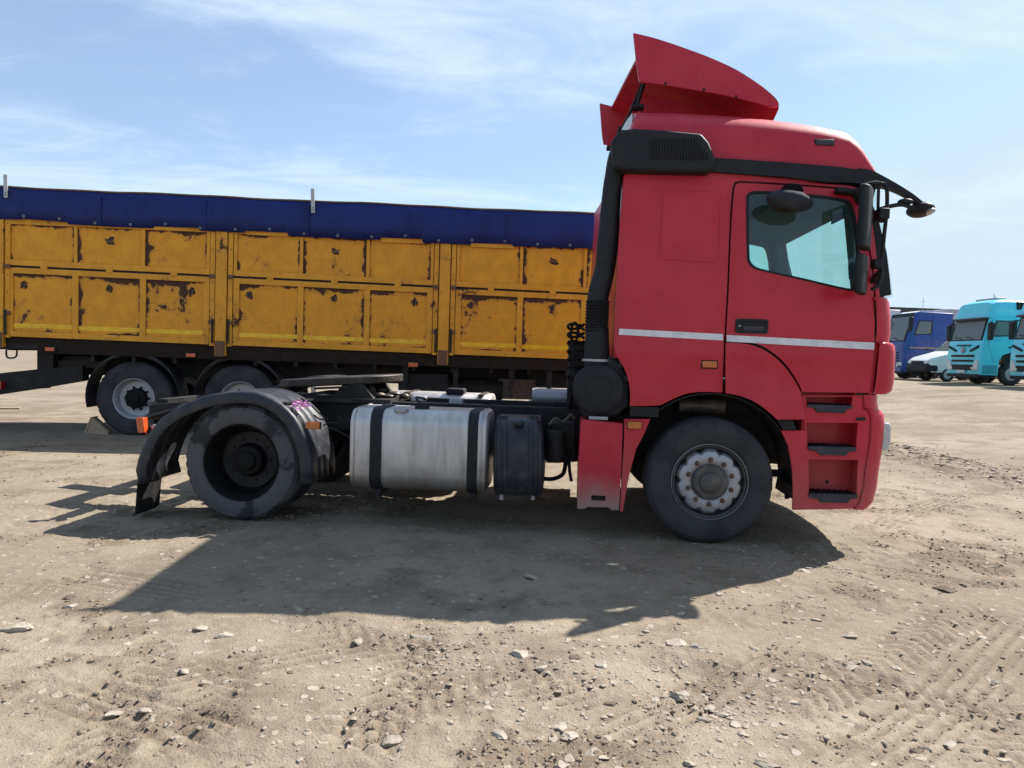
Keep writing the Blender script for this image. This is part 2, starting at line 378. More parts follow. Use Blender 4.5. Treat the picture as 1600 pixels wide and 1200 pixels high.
def panel(name, outer, mat, parent, holes=(), y0=0.0, th=0.025, surf=None, step=0.1, mirror=None, ang=30):
    loops = [outer] + list(holes)
    tris = geometry.tessellate_polygon([[Vector((p[0], p[1], 0)) for p in lp] for lp in loops])
    pts = [p for lp in loops for p in lp]
    bm = bmesh.new(); vv = [bm.verts.new((p[0], 0, p[1])) for p in pts]
    for t in tris:
        try: bm.faces.new([vv[i] for i in t])
        except ValueError: pass
    bmesh.ops.dissolve_limit(bm, angle_limit=0.001, verts=[], edges=[e for e in bm.edges if len(e.link_faces) == 2]) if False else None
    if surf and step:
        xs = [p[0] for p in pts]; zs = [p[1] for p in pts]
        for lo, hi, no in ((min(xs), max(xs), (1, 0, 0)), (min(zs), max(zs), (0, 0, 1))):
            for q in np.arange(lo + step / 2, hi, step):
                co = (q, 0, 0) if no[0] else (0, 0, q)
                bmesh.ops.bisect_plane(bm, geom=bm.verts[:] + bm.edges[:] + bm.faces[:], plane_co=co, plane_no=no, dist=1e-5)
    bm.verts.index_update()
    P = [(v.co.x, v.co.z) for v in bm.verts]; n = len(P)
    Y = [y0 + (surf(x, z) if surf else 0.0) for x, z in P]
    if mirror is not None: f_ = lambda y: mirror - y
    else: f_ = lambda y: y
    V = [(x, f_(y), z) for (x, z), y in zip(P, Y)] + [(x, f_(y + th), z) for (x, z), y in zip(P, Y)]
    Fc = []
    for f in bm.faces:
        ids = [v.index for v in f.verts]; Fc.append(tuple(ids)); Fc.append(tuple(n + i for i in reversed(ids)))
    for e in bm.edges:
        if len(e.link_faces) == 1: a, b = e.verts[0].index, e.verts[1].index; Fc.append((a, b, n + b, n + a))
    bm.free()
    m = MB(); m.add(V, Fc); return m.build(name, mat, parent, weld=False, ang=ang)

def rrect(x0, x1, z0, z1, r, k=4):
    out = []
    for cx, cz, a0 in ((x1 - r, z1 - r, 0), (x0 + r, z1 - r, 90), (x0 + r, z0 + r, 180), (x1 - r, z0 + r, 270)):
        for i in range(k + 1):
            a = R(a0 + 90 * i / k); out.append((cx + r * math.cos(a), cz + r * math.sin(a)))
    return out

# ------------------------------------------------------------------ ground
rng_ = np.random.RandomState(5)
_G = rng_.rand(256, 256)
def vnoise(x, y):
    xi, yi = np.floor(x).astype(int), np.floor(y).astype(int); fx, fy = x - xi, y - yi
    fx = fx * fx * fx * (fx * (fx * 6 - 15) + 10); fy = fy * fy * fy * (fy * (fy * 6 - 15) + 10)
    g = lambda i, j: _G[i % 256, j % 256]
    return (g(xi, yi) * (1 - fx) + g(xi + 1, yi) * fx) * (1 - fy) + (g(xi, yi + 1) * (1 - fx) + g(xi + 1, yi + 1) * fx) * fy
def fbm(x, y, o=4, g=0.5):
    s = np.zeros_like(x); a = 1.0; t = 0.0
    for i in range(o): s += a * (vnoise(x * 2 ** i + 17.3 * i, y * 2 ** i + 9.1 * i) - 0.5); t += a; a *= g
    return s / t
def sstep(x, a, b):
    t = np.clip((x - a) / (b - a), 0, 1); return t * t * (3 - 2 * t)
def base_h(x, y):
    x = np.asarray(x, float); y = np.asarray(y, float)
    far = np.minimum(np.abs(x), 400)
    return 0.8 * sstep(x, 5.0, 21.0) + 0.018 * np.maximum(x - 24, 0).clip(0, 400) - 0.017 * np.maximum(-6.5 - x, 0).clip(0, 500)
TRACKS = []      # tyre marks pressed into the dirt: (a, b, half width, kind)
for p, q, w, kind in (((150, 1290), (240, 985), 0.13, 'lug'), ((330, 1200), (372, 1010), 0.12, 'lug'), ((-40, 868), (300, 945), 0.16, 'rib'), ((470, 1190), (800, 1010), 0.15, 'lug'),
                      ((420, 985), (980, 1085), 0.16, 'lug'), ((20, 1090), (420, 1210), 0.15, 'rib'), ((560, 1230), (640, 960), 0.13, 'lug'), ((1230, 1010), (1640, 1130), 0.15, 'lug'), ((-30, 930), (200, 890), 0.15, 'lug'), ((1250, 1190), (1620, 960), 0.17, 'rib'), ((1180, 1090), (1600, 900), 0.15, 'lug'), ((1330, 880), (1640, 935), 0.16, 'rib'),
                      ((760, 1240), (1210, 985), 0.14, 'rib'), ((60, 1130), (560, 1010), 0.14, 'rib'), ((1380, 830), (1600, 740), 0.16, 'rib'), ((1480, 1200), (1620, 1090), 0.15, 'lug')):
    TRACKS.append((gnd(*p), gnd(*q), w, kind))
CRUMB = [0]
def ground_h(x, y):
    h = base_h(x, y); crumb = np.zeros_like(x)
    near = sstep(np.hypot(x, y), 60, 12)
    d = 0.055 * fbm(x * 0.6, y * 0.6, 3) * near + 0.016 * fbm(x * 2.1 + 5, y * 2.1, 4, 0.5) * near
    rough = sstep(fbm(x * 0.9 + 31, y * 0.9 + 7, 3), -0.02, 0.16)
    fine_ = fbm(x * 3.1 + 12, y * 3.1 + 4, 4, 0.6); patch_ = sstep(fine_, 0.03, 0.13) * (0.35 + 0.65 * rough); crumb = np.maximum(crumb, patch_)
    d += near * 0.012 * patch_ * (0.3 + 2.2 * np.abs(fbm(x * 15 + 3, y * 15, 4, 0.65)))
    d += near * (0.004 + 0.017 * rough) * (np.abs(fbm(x * 9, y * 9, 4, 0.62)) * 2 - 0.25)
    d += near * (0.004 + 0.012 * rough) * fbm(x * 20, y * 20, 3, 0.65)
    for a, b, w, kind in TRACKS:
        dx, dy = b.x - a.x, b.y - a.y; L = math.hypot(dx, dy); dx /= L; dy /= L
        s = (x - a.x) * dx + (y - a.y) * dy; c = (x - a.x) * -dy + (y - a.y) * dx
        c = c + 0.12 * np.sin(s * 0.9 + a.x)
        env = sstep(s, -0.1, 0.3) * sstep(L - s, -0.1, 0.3) * sstep(w - np.abs(c), -0.02, 0.03) * sstep(fbm(x * 1.3 + 3, y * 1.3, 2), -0.2, 0.0)
        if kind == 'lug': pat = np.sign(np.sin((s + np.abs(c) * 0.9) * 2 * np.pi / 0.09)) * 0.5 + 0.5
        else: pat = np.sign(np.sin(c * 2 * np.pi / 0.07)) * 0.5 + 0.5
        crumb = np.maximum(crumb, env * (1 - pat) * 0.75)
        d += env * (-0.016 + 0.014 * pat)
    # broken rough ridge of clods at the right
    a, b = gnd(1395, 705), gnd(1640, 775); dx, dy = b.x - a.x, b.y - a.y; L = math.hypot(dx, dy); dx /= L; dy /= L
    s = (x - a.x) * dx + (y - a.y) * dy; c = (x - a.x) * -dy + (y - a.y) * dx
    d += sstep(s, -1.5, 0.5) * sstep(0.55 - np.abs(c), 0, 0.4) * (0.05 + 0.22 * np.abs(fbm(x * 3.3, y * 3.3, 4, 0.6)))
    for px, py, r, dep in ((1072, 1040, 0.10, 0.035), (1557, 886, 0.16, 0.05), (1108, 1085, 0.22, 0.03), (715, 1085, 0.1, 0.025), (385, 1195, 0.12, 0.03)):
        g = gnd(px, py); d -= dep * np.exp(-(((x - g.x) / (1.6 * r)) ** 2 + ((y - g.y) / r) ** 2))
    CRUMB[0] = crumb
    # level under the wheels
    for fr, us in ((T, (0.0, -3.78)), (Q, (0.0, 1.75))):
        for u in us:
            for v in (0.2, 2.2):
                p = fr.o + fr.e * u + fr.n * v; d = d * (1 - np.exp(-(((x - p.x) / 0.45) ** 2 + ((y - p.y) / 0.35) ** 2)))
    return h + d
def gh(x, y): return float(ground_h(np.array([x], float), np.array([y], float))[0])
def axis_pts(lo, hi, st, flo, fhi, gr=1.13):
    c = list(np.arange(lo, hi, st)); a, s = lo, st
    while a > flo: s *= gr; a -= s; c.append(a)
    a, s = c[len(np.arange(lo, hi, st)) - 1], st
    while a < fhi: s *= gr; a += s; c.append(a)
    return np.array(sorted(c))
gx_ = axis_pts(-4.6, 6.2, 0.021, -1800, 1800); gy_ = axis_pts(2.0, 8.2, 0.021, -600, 2600, 1.045)
GX, GY = np.meshgrid(gx_, gy_); GZ = ground_h(GX, GY)
GCR = CRUMB[0].copy(); nx, ny = len(gx_), len(gy_)
co = np.stack([GX, GY, GZ], -1).reshape(-1, 3).astype(np.float32)
i0 = (np.arange(ny - 1)[:, None] * nx + np.arange(nx - 1)[None, :]).ravel()
quads = np.stack([i0, i0 + 1, i0 + 1 + nx, i0 + nx], -1).astype(np.int32)
me = bpy.data.meshes.new('ground'); me.vertices.add(len(co)); me.vertices.foreach_set('co', co.ravel())
me.loops.add(quads.size); me.loops.foreach_set('vertex_index', quads.ravel())
me.polygons.add(len(quads)); me.polygons.foreach_set('loop_start', np.arange(len(quads), dtype=np.int32) * 4)
me.update(calc_edges=True); me.validate(); me.shade_smooth()
ca_ = me.attributes.new('crumb', 'FLOAT', 'POINT'); ca_.data.foreach_set('value', GCR.ravel().astype(np.float32))
def mat_ground():
    k = NT('packed_dirt'); v = k.tc.outputs['Object']
    n1 = k.noise(0.35, 3, 0.6, 0.3); n2 = k.noise(2.3, 5, 0.65, 0.2); n3 = k.noise(16, 4, 0.68); n4 = k.noise(95, 2, 0.6)
    b = k.mix(k.rng(n1, 0.35, 0.65), (0.222, 0.180, 0.129), (0.292, 0.243, 0.180))
    b = k.mix(k.rng(n2, 0.46, 0.64, 0, 0.7), b, (0.165, 0.130, 0.092))
    b = k.mix(k.rng(n3, 0.5, 0.75, 0, 0.6), b, (0.33, 0.285, 0.222))
    b = k.mix(k.rng(n4, 0.52, 0.72, 0, 0.5), b, (0.115, 0.092, 0.065))
    at = k.n.new('ShaderNodeAttribute'); at.attribute_name = 'crumb'; cm = k.math('MULTIPLY', at.outputs['Fac'], k.rng(n3, 0.3, 0.6, 0.35, 1.0))
    b = k.mix(k.math('MULTIPLY', cm, 0.72), b, (0.125, 0.094, 0.063))
    # pale chips of stone trodden into the surface
    vo = k.n.new('ShaderNodeTexVoronoi'); vo.inputs['Scale'].default_value = 13
    w = k.n.new('ShaderNodeVectorMath'); w.operation = 'MULTIPLY_ADD'
    k.l.new(k.noise(9, 3, out='Color'), w.inputs[0]); w.inputs[1].default_value = (0.07, 0.07, 0.07); k.l.new(v, w.inputs[2]); k.l.new(w.outputs[0], vo.inputs['Vector'])
    sc = k.n.new('ShaderNodeSeparateColor'); k.l.new(vo.outputs['Color'], sc.inputs[0])
    chip = k.math('MULTIPLY', k.rng(vo.outputs['Distance'], 0.30, 0.22), k.math('GREATER_THAN', k.math('ADD', sc.outputs[0], k.math('MULTIPLY', n2, 0.6)), 0.98))
    b = k.mix(k.math('MULTIPLY', chip, 0.7), b, k.mix(sc.outputs[1], (0.29, 0.25, 0.195), (0.42, 0.375, 0.305)))
    h = k.math('ADD', k.math('ADD', k.math('MULTIPLY', n3, 0.6), k.math('MULTIPLY', n4, 0.35)), k.math('MULTIPLY', chip, 0.3))
    k.set(color=b, rough=0.95, spec=0.15, normal=k.bump(h, 0.8, 0.02)); return k.m
DIRT = mat_ground(); me.materials.append(DIRT)
ground = bpy.data.objects.new('ground', me); col.objects.link(ground); tag(ground, 'sandy packed dirt yard with tyre marks', kind='structure')
def mat_stone(name, c):
    k = NT(name); n = k.noise(14, 6, 0.6); n2 = k.noise(70, 3, 0.6)
    ob = k.n.new('ShaderNodeObjectInfo')
    b = k.mix(k.rng(n, 0.3, 0.7), tuple(q * 0.8 for q in c), tuple(min(1, q * 1.15) for q in c)); b = k.mix(k.rng(n2, 0.55, 0.8, 0, 0.4), b, (0.19, 0.155, 0.112))
    b = k.mix(k.math('MULTIPLY', ob.outputs['Random'], 0.4), b, (0.22, 0.182, 0.135))
    k.set(color=b, rough=0.9, spec=0.2, normal=k.bump(k.math('ADD', n, k.math('MULTIPLY', n2, 0.4)), 0.5, 0.01)); return k.m
STONE = mat_stone('pale_stone', (0.36, 0.32, 0.26)); GRAVEL = mat_stone('gravel_stone', (0.32, 0.275, 0.215)); STONE_DARK = mat_stone('dark_clod', (0.105, 0.08, 0.057))
def ico(sub):
    bm = bmesh.new(); bmesh.ops.create_icosphere(bm, subdivisions=sub, radius=1.0)
    v = np.array([q.co[:] for q in bm.verts]); f = [tuple(q.index for q in t.verts) for t in bm.faces]; bm.free(); return v, f
def stone_shape(sub, seed, flat, cut=7):
    rr = np.random.RandomState(seed); v, f = ico(sub)
    for _ in range(cut):                                    # planes shear facets off
        n = rr.randn(3); n /= np.linalg.norm(n); d = rr.uniform(0.38, 0.72); s = v @ n; v = v - np.outer(np.maximum(s - d, 0), n)
    v = v / np.abs(v[:, :2]).max(); v = v * np.array([1.0, rr.uniform(0.6, 0.95), flat]) + rr.randn(*v.shape) * 0.018; return v, f
# gravel too small and too many to count
gv, gf = [], []; shapes = [stone_shape(1, 100 + i, 0.42, 6) for i in range(10)]; off = 0
rr = np.random.RandomState(3)
cl = [(gnd(px, py), r) for px, py, r in ((1095, 1085, .35), (1130, 1120, .35), (900, 1030, .4), (720, 1010, .5), (880, 1150, .4), (1420, 700, .7), (1500, 730, .8), (1580, 760, .7), (1280, 960, .6), (560, 1070, .4), (660, 1030, .4), (1330, 1030, .5), (1230, 890, .4))]
N = 9000
n1_ = int(N * .5); ci = rr.randint(len(cl), size=n1_); cxy = np.array([[c.x, c.y, r] for c, r in cl])[ci]
ax_ = np.concatenate([cxy[:, 0] + rr.randn(n1_) * cxy[:, 2] * .7, np.zeros(N - n1_)]); ay_ = np.concatenate([cxy[:, 1] + rr.randn(n1_) * cxy[:, 2] * .5, 2.1 + 11 * rr.rand(N - n1_) ** 1.5])
ax_[n1_:] = rr.uniform(-0.78, 0.95, N - n1_) * (ay_[n1_:] + 0.6)
patch = fbm(ax_ * 0.9 + 31, ay_ * 0.9 + 7, 3); keep = ~((patch < -0.04) & (rr.rand(N) < 0.65)); keep &= ~((ay_ > 5.2) & (ay_ < 8.6) & (ax_ > -4.5) & (ax_ < 2.6) & (rr.rand(N) < .5)); keep &= ay_ > 1.5
ax_, ay_ = ax_[keep], ay_[keep]
g_a, g_b = gnd(1392, 700), gnd(1640, 772); t_ = rr.rand(1500); ax_ = np.concatenate([ax_, g_a.x + (g_b.x - g_a.x) * t_ + rr.randn(1500) * .25]); ay_ = np.concatenate([ay_, g_a.y + (g_b.y - g_a.y) * t_ + rr.randn(1500) * .45])
big_ = np.zeros(len(ax_)); big_[-1500:] = 0.035
az_ = ground_h(ax_, ay_)
for x, y, z, bg in zip(ax_, ay_, az_, big_):
    s = 0.0035 + (0.015 + bg) * rr.rand() ** 4.0 + (0.003 if y > 5 else 0); v, f = shapes[rr.randint(10)]; a = rr.rand() * 6.283; ca, sa = math.cos(a), math.sin(a)
    p = v * s; gv.append(np.stack([p[:, 0] * ca - p[:, 1] * sa + x, p[:, 0] * sa + p[:, 1] * ca + y, p[:, 2] + z + s * 0.02], -1))
    gf.append(np.array(f) + off); off += len(v)
gf = np.concatenate(gf).tolist()
me = bpy.data.meshes.new('gravel'); me.from_pydata(np.concatenate(gv).tolist(), [], gf); me.materials.append(GRAVEL)
o = bpy.data.objects.new('gravel', me); col.objects.link(o); tag(o, 'loose pale gravel scattered over the dirt', 'gravel', kind='stuff')

# crumbs of soil where the surface has broken up
CLOD = mat_stone('soil_crumb', (0.215, 0.172, 0.122)); cv, cf_, off = [], [], 0
M = 60000; qy = 2.0 + 9.5 * rr.rand(M) ** 1.4; qx = rr.uniform(-0.78, 0.95, M) * (qy + .6)
qz = ground_h(qx, qy); wgt = CRUMB[0]; sel = np.where(rr.rand(M) < np.clip(wgt * 1.25 - 0.12, 0.02, 0.85))[0][:17000]
for i in sel:
    s = (0.0035 + 0.011 * rr.rand() ** 3) * (1 + .06 * qy[i]); v, f = shapes[rr.randint(10)]; a = rr.rand() * 6.283; ca, sa = math.cos(a), math.sin(a)
    p = v * s * np.array([1, 1, 1.35]); cv.append(np.stack([p[:, 0] * ca - p[:, 1] * sa + qx[i], p[:, 0] * sa + p[:, 1] * ca + qy[i], p[:, 2] + qz[i] + s * .1], -1)); cf_.append(np.array(f) + off); off += len(v)
me = bpy.data.meshes.new('soil_crumbs'); me.from_pydata(np.concatenate(cv).tolist(), [], np.concatenate(cf_).tolist()); me.materials.append(CLOD)
o = bpy.data.objects.new('soil_crumbs', me); col.objects.link(o); tag(o, 'brown crumbs of broken soil along the tyre marks', 'soil', kind='stuff')

STONES = [  # pixel, width and height in pixels, dark?, label
 (25, 985, 54, 20, 0, 'wide flat pale stone at the left edge of the picture'), (5, 975, 14, 18, 0, 'small upright stone left of the wide flat pale stone at the left edge'),
 (468, 957, 36, 10, 0, 'flat pale stone lying right on the edge of the tractor shadow'), (660, 991, 50, 19, 0, 'large pale wedge shaped stone in front of the fuel tank shadow'),
 (733, 1005, 20, 13, 1, 'round dark stone right of the large pale wedge shaped stone'), (312, 983, 26, 14, 0, 'flat tan stone below the left tip of the cab shadow'),
 (350, 995, 26, 11, 0, None), (288, 1046, 18, 18, 0, 'small upright whitish stone left of the pressed tyre mark'), (360, 1034, 20, 7, 1, None), (315, 1107, 32, 10, 1, 'dark flat clod at the foot of the pressed tyre mark'),
 (369, 1111, 18, 15, 0, None), (175, 1112, 22, 13, 0, None), (230, 1109, 22, 9, 0, None), (212, 1158, 16, 11, 0, None), (454, 1050, 22, 9, 1, None), (522, 1114, 44, 12, 0, 'long whitish stone flush with the ground at bottom centre left'),
 (610, 1156, 42, 18, 0, 'broad pale stone near the bottom edge, below the long whitish one'), (655, 1028, 18, 13, 0, None), (780, 1146, 40, 16, 0, 'sandy flat stone at the bottom, left of the cracked slab pair'),
 (815, 1018, 34, 18, 0, 'flat square tan stone below the middle of the cab shadow'), (897, 1026, 20, 14, 1, None), (847, 1040, 22, 9, 0, None), (942, 1038, 22, 12, 0, None),
 (1060, 1003, 40, 18, 0, 'largest pale flat stone just under the mirror shadow'), (1088, 1010, 26, 14, 0, 'stone touching the right end of the largest pale flat stone'),
 (1065, 1075, 42, 18, 0, 'long pale stone at the top of the pile of angular rubble'), (1100, 1114, 24, 22, 0, 'squarish pale stone at the left of the pile of rubble'), (1128, 1105, 26, 28, 0, 'biggest upright stone in the middle of the pile of rubble'),
 (1146, 1121, 22, 17, 0, 'stone at the lower right of the pile of rubble'), (1110, 1091, 22, 14, 0, None), (1087, 1096, 20, 14, 0, None), (1138, 1096, 16, 12, 0, None), (1118, 1128, 15, 11, 0, None), (1160, 1140, 22, 14, 0, None), (1150, 1104, 14, 11, 0, None),
 (875, 1130, 30, 20, 0, 'upper slab of a cracked pale pair near the bottom'), (892, 1148, 32, 24, 0, 'lower slab of a cracked pale pair near the bottom'), (929, 1171, 46, 24, 0, 'round edged tan stone at the bottom, right of the cracked slabs'),
 (875, 1190, 32, 18, 0, None), (1034, 1132, 16, 12, 0, None), (1040, 1105, 13, 9, 0, None), (922, 1098, 18, 11, 1, None), (950, 1096, 24, 11, 1, None), (1077, 1190, 22, 15, 0, None), (1195, 1192, 42, 18, 0, 'broad buried stone at the bottom edge right of the rubble'),
 (1025, 1081, 22, 10, 0, None), (1277, 967, 15, 8, 0, None), (1065, 957, 22, 9, 0, None), (1124, 928, 16, 7, 0, None), (1255, 894, 22, 8, 0, None), (1330, 994, 26, 9, 0, None), (1354, 1033, 16, 9, 0, None), (1332, 1036, 32, 13, 0, None),
 (1470, 887, 16, 7, 1, None), (1482, 920, 38, 13, 1, 'dark clod lying alone on the open dirt at the right'), (1485, 1156, 26, 12, 0, None), (1535, 995, 18, 9, 0, None), (1352, 1112, 16, 9, 1, None), (832, 906, 32, 12, 0, 'flat grey stone in the shade between the two axles'),
 (1400, 1040, 18, 8, 0, None), (1240, 1090, 20, 9, 0, None), (1210, 1060, 18, 9, 0, None), (560, 1000, 18, 8, 0, None), (105, 935, 20, 12, 1, 'dark clod by itself on the left, above the flat stones'), (110, 950, 26, 11, 0, None), (1180, 1010, 16, 8, 0, None), (985, 1060, 16, 9, 0, None),
 (1440, 965, 16, 7, 0, None), (1560, 1060, 20, 8, 0, None), (700, 1080, 18, 10, 1, None), (545, 1160, 15, 9, 0, None), (760, 1090, 14, 8, 0, None), (1010, 985, 16, 8, 0, None)]
ANCHOR = {0: 'the wide flat stone at the left edge', 2: 'the flat stone on the shadow edge', 3: 'the large pale wedge shaped stone', 5: 'the tan stone below the shadow tip', 7: 'the upright whitish stone', 9: 'the dark flat clod',
          15: 'the long whitish stone', 16: 'the broad pale stone near the bottom', 18: 'the sandy flat stone', 19: 'the flat square tan stone', 23: 'the largest pale flat stone', 25: 'the long stone topping the rubble', 27: 'the biggest upright rubble stone',
          36: 'the cracked pale slabs', 37: 'the round edged tan stone', 44: 'the broad buried stone', 54: 'the lone dark clod at right', 58: 'the flat grey stone in shade', 63: 'the dark clod at left'}
used_labels = set()
def place_label(i, px, py, dk):
    kind = 'small dark clod' if dk else 'small pale stone'
    for d, j in sorted((math.hypot(STONES[j][0] - px, (STONES[j][1] - py) * 1.6), j) for j in ANCHOR):
        dx, dy = px - STONES[j][0], py - STONES[j][1]
        side = ('right of' if dx > 0 else 'left of') if abs(dx) > 1.3 * abs(dy) else ('below' if dy > 0 else 'above')
        lab = '%s %s %s %s' % (kind, 'just' if d < 75 else 'well', side, ANCHOR[j])
        if lab not in used_labels and d < 330: used_labels.add(lab); return lab
    return None
for i, (px, py, w, h, dk, lab) in enumerate(STONES):
    lab = lab or place_label(i, px, py, dk)
    g = gnd(px, py); mpp = (g - CAMP).length / F * 0.98
    v, f = stone_shape(3 if w > 28 else 2, 500 + i, 0.42, 16); s = w * mpp / 2
    me = bpy.data.meshes.new('stone'); dep = min(1.0, max(0.55, h / w * 1.9))
    me.from_pydata((v * np.array([s, s * dep / 0.8, s * (0.85 if not dk else 0.6)])).tolist(), [], f); me.materials.append(STONE_DARK if dk else STONE)
    o = bpy.data.objects.new('stone', me); col.objects.link(o); o.location = (g.x, g.y, gh(g.x, g.y) + s * 0.03); o.rotation_euler = (random.uniform(-.12, .12), random.uniform(-.12, .12), random.uniform(-.5, .5))
    if lab: tag(o, lab, 'stone', 'loose stones on the dirt')
    elif dk: tag(o, 'small dark clod of earth lying on the dirt', 'stone', 'small dark clods on the dirt')
    else: tag(o, 'small pale angular stone lying loose on the dirt', 'stone', 'small loose stones on the dirt')

# ------------------------------------------------------------------ wheels
def tyre_profile(rad, w, rim, grooves=4):
    """outer side at y = 0, going inwards to y = w"""
    sh = rad - 0.02
    P = [(0.03, rim - 0.012), (0.012, rim + 0.005), (0.006, rim + 0.03), (0.0, rim + (rad - rim) * 0.45), (0.002, rim + (rad - rim) * 0.55), (0.010, rim + (rad - rim) * 0.78), (0.016, rim + (rad - rim) * 0.80), (0.022, sh - 0.012), (0.034, sh + 0.008), (0.05, rad - 0.005)]
    a, b = 0.055, w - 0.055
    for i in range(grooves):
        c = a + (b - a) * (i + 0.7) / (grooves + 0.4); P += [(c - 0.008, rad), (c - 0.005, rad - 0.014), (c + 0.005, rad - 0.014), (c + 0.008, rad)]
    P += [(w - 0.05, rad - 0.005), (w - 0.034, sh + 0.008), (w - 0.02, sh - 0.015), (w, rim + (rad - rim) * 0.5), (w - 0.01, rim + 0.01), (w - 0.03, rim - 0.012)]
    return P
def front_wheel(parent, x, y, z, rad, side=1, tyre=None):
    """side 1: outer face towards us"""
    e = empty('front_wheel', (x, y, z), 0 if side > 0 else math.pi, parent)
    MB().lathe(tyre_profile(rad, 0.315, 0.298), seg=120, closed=True).notch(rad).build('tyre', tyre or TYRE, e)
    # dark steel rim barrel with a flange, and the bright convex disc bolted to it
    MB().lathe([(0.012, 0.300), (0.006, 0.290), (0.02, 0.280), (0.055, 0.272), (0.10, 0.262), (0.24, 0.262), (0.28, 0.29), (0.30, 0.30), (0.30, 0.25), (0.10, 0.25), (0.05, 0.262), (0.02, 0.272)], seg=64, closed=True).build('rim', RIMGREY, e)
    k = 10; vs_, fs = [], []; nseg = 120
    prof = [(0.11, 0.262), (0.07, 0.261), (0.035, 0.253), (0.012, 0.236), (0.004, 0.212), (0.002, 0.18), (0.006, 0.15), (0.03, 0.12)]
    for yy, r in prof:
        for j in range(nseg):
            t = 2 * math.pi * j / nseg; q = max(0.0, math.cos(k * t)) ** 2.2
            rr2 = r - (0.024 * q * min(1, max(0, (r - 0.215) / 0.03))); vs_.append((rr2 * math.cos(t), yy, rr2 * math.sin(t)))
    for i in range(len(prof) - 1):
        for j in range(nseg): fs.append((i * nseg + j, i * nseg + (j + 1) % nseg, (i + 1) * nseg + (j + 1) % nseg, (i + 1) * nseg + j))
    MB().add(vs_, fs).build('disc', STEEL, e)
    MB().lathe([(0.03, 0.142), (-0.012, 0.136), (-0.022, 0.125), (-0.024, 0.085), (-0.04, 0.08), (-0.046, 0.07), (-0.046, 0.0)], seg=40).build('hub', HUBM, e)
    for j in range(10):
        a = 2 * math.pi * (j + 0.5) / 10
        nb = MB().lathe([(0.012, 0.022), (0.0, 0.022), (-0.006, 0.0165), (-0.024, 0.0155), (-0.027, 0.010), (-0.036, 0.009)], seg=6).build('wheel_nut', RUSTY, e); nb.location = (0.175 * math.cos(a), 0.0, 0.175 * math.sin(a))
    MB().lathe([(0.012, 0.2985), (0.006, 0.2985), (0.004, 0.2955), (0.008, 0.2935)], seg=64, closed=True).build('rim_edge', STEEL, e)
    MB().lathe([(0.03, 0.25), (0.06, 0.21), (0.25, 0.2), (0.3, 0.14), (0.45, 0.1)], seg=24).build('brake_drum', CHASSIS, e)
    return e
def drive_wheel(parent, x, y, z, rad, w, side=1, rim_m=None, hub_m=None, dusty=None, name='rear_wheel', dual=True):
    e = empty(name, (x, y, z), 0 if side > 0 else math.pi, parent); dd = .235 if dual else .15
    MB().lathe(tyre_profile(rad, w, 0.32), seg=120, closed=True).notch(rad, .009).build('tyre', dusty or TYRE_DUSTY, e)
    MB().lathe([(0.02, 0.322), (0.006, 0.314), (0.012, 0.305), (0.04, 0.295), (0.09, 0.280), (dd, 0.272), (dd + .015, 0.20), (dd, 0.16), (dd + .02, 0.15), (dd + .05, 0.19), (dd + .04, 0.28), (0.12, 0.288), (0.05, 0.308)], seg=64, closed=True).build('rim', rim_m or GREASE, e)
    MB().lathe([(dd + .02, 0.16), (dd - .09, 0.13 if dual else .155), (dd - .105, 0.12), (dd - .11, 0.08), (dd - .135, 0.075), (dd - .142, 0.06), (dd - .142, 0.0)], seg=32).build('hub', hub_m or GREASE, e)
    for j in range(10):
        a = 2 * math.pi * j / 10
        nb = MB().lathe([(dd, 0.02), (dd - .022, 0.02), (dd - .025, 0.013), (dd - .04, 0.012)], seg=6).build('wheel_nut', hub_m or RUSTY, e); nb.location = (0.178 * math.cos(a), 0.0, 0.178 * math.sin(a))
    if dual:
        MB().lathe([(q[0] + w + 0.04, q[1]) for q in tyre_profile(rad, w, 0.30)], seg=64, closed=True).build('tyre', TYRE, e)
        MB().lathe([(0.2, 0.24), (0.6, 0.24), (0.62, 0.1)], seg=24).build('brake_drum', CHASSIS, e)
    return e
HUBM = mat_plain('dusty_hub', (0.085, 0.078, 0.072), 0.6, metal=0.2, dust=0.4, scale=12)
RIMGREY = mat_plain('rim_paint', (0.06, 0.062, 0.066), 0.5, metal=0.3, dust=0.3, scale=14)
DARKHUB = mat_plain('oily_hub', (0.006, 0.006, 0.006), 0.7, dust=0.10, scale=14, spec=0.2, dcol=(0.05, 0.045, 0.04))
TRAILRIM = mat_plain('silver_rim', (0.46, 0.47, 0.49), 0.5, metal=0.35, dust=0.25, scale=14)

# ------------------------------------------------------------------ the red tractor unit
truck = empty('tractor_truck', T.o, T.yaw)
tag(truck, 'red tractor truck with silver fuel tank parked side on without a trailer', 'truck')
CW = 2.45
def surf(u, w):
    v = 0.055 * max(0.0, (w - 1.75) / 1.2) ** 2
    ur = -0.80 + 0.09
    if u < ur: d = min(0.089, ur - u); v += 0.09 - math.sqrt(max(1e-6, 0.09 ** 2 - d * d))
    if w > 1.8 and u > 1.02: v += 0.55 * (u - 1.02) ** 2
    if w <= 1.8 and u > 1.15: v += 0.5 * (u - 1.15) ** 2
    v += -0.012 * math.exp(-((w - 1.50) / 0.10) ** 2)          # swage along the waist
    return v
WIN = [(1168, 307), (1171, 301), (1177, 298), (1188, 297), (1228, 299), (1277, 303), (1322, 310), (1330, 314), (1334, 322), (1339, 341), (1344, 386), (1343.5, 438), (1341, 448), (1335, 454), (1322, 453), (1255, 437), (1187, 422), (1177, 418), (1171, 412), (1168, 404)]
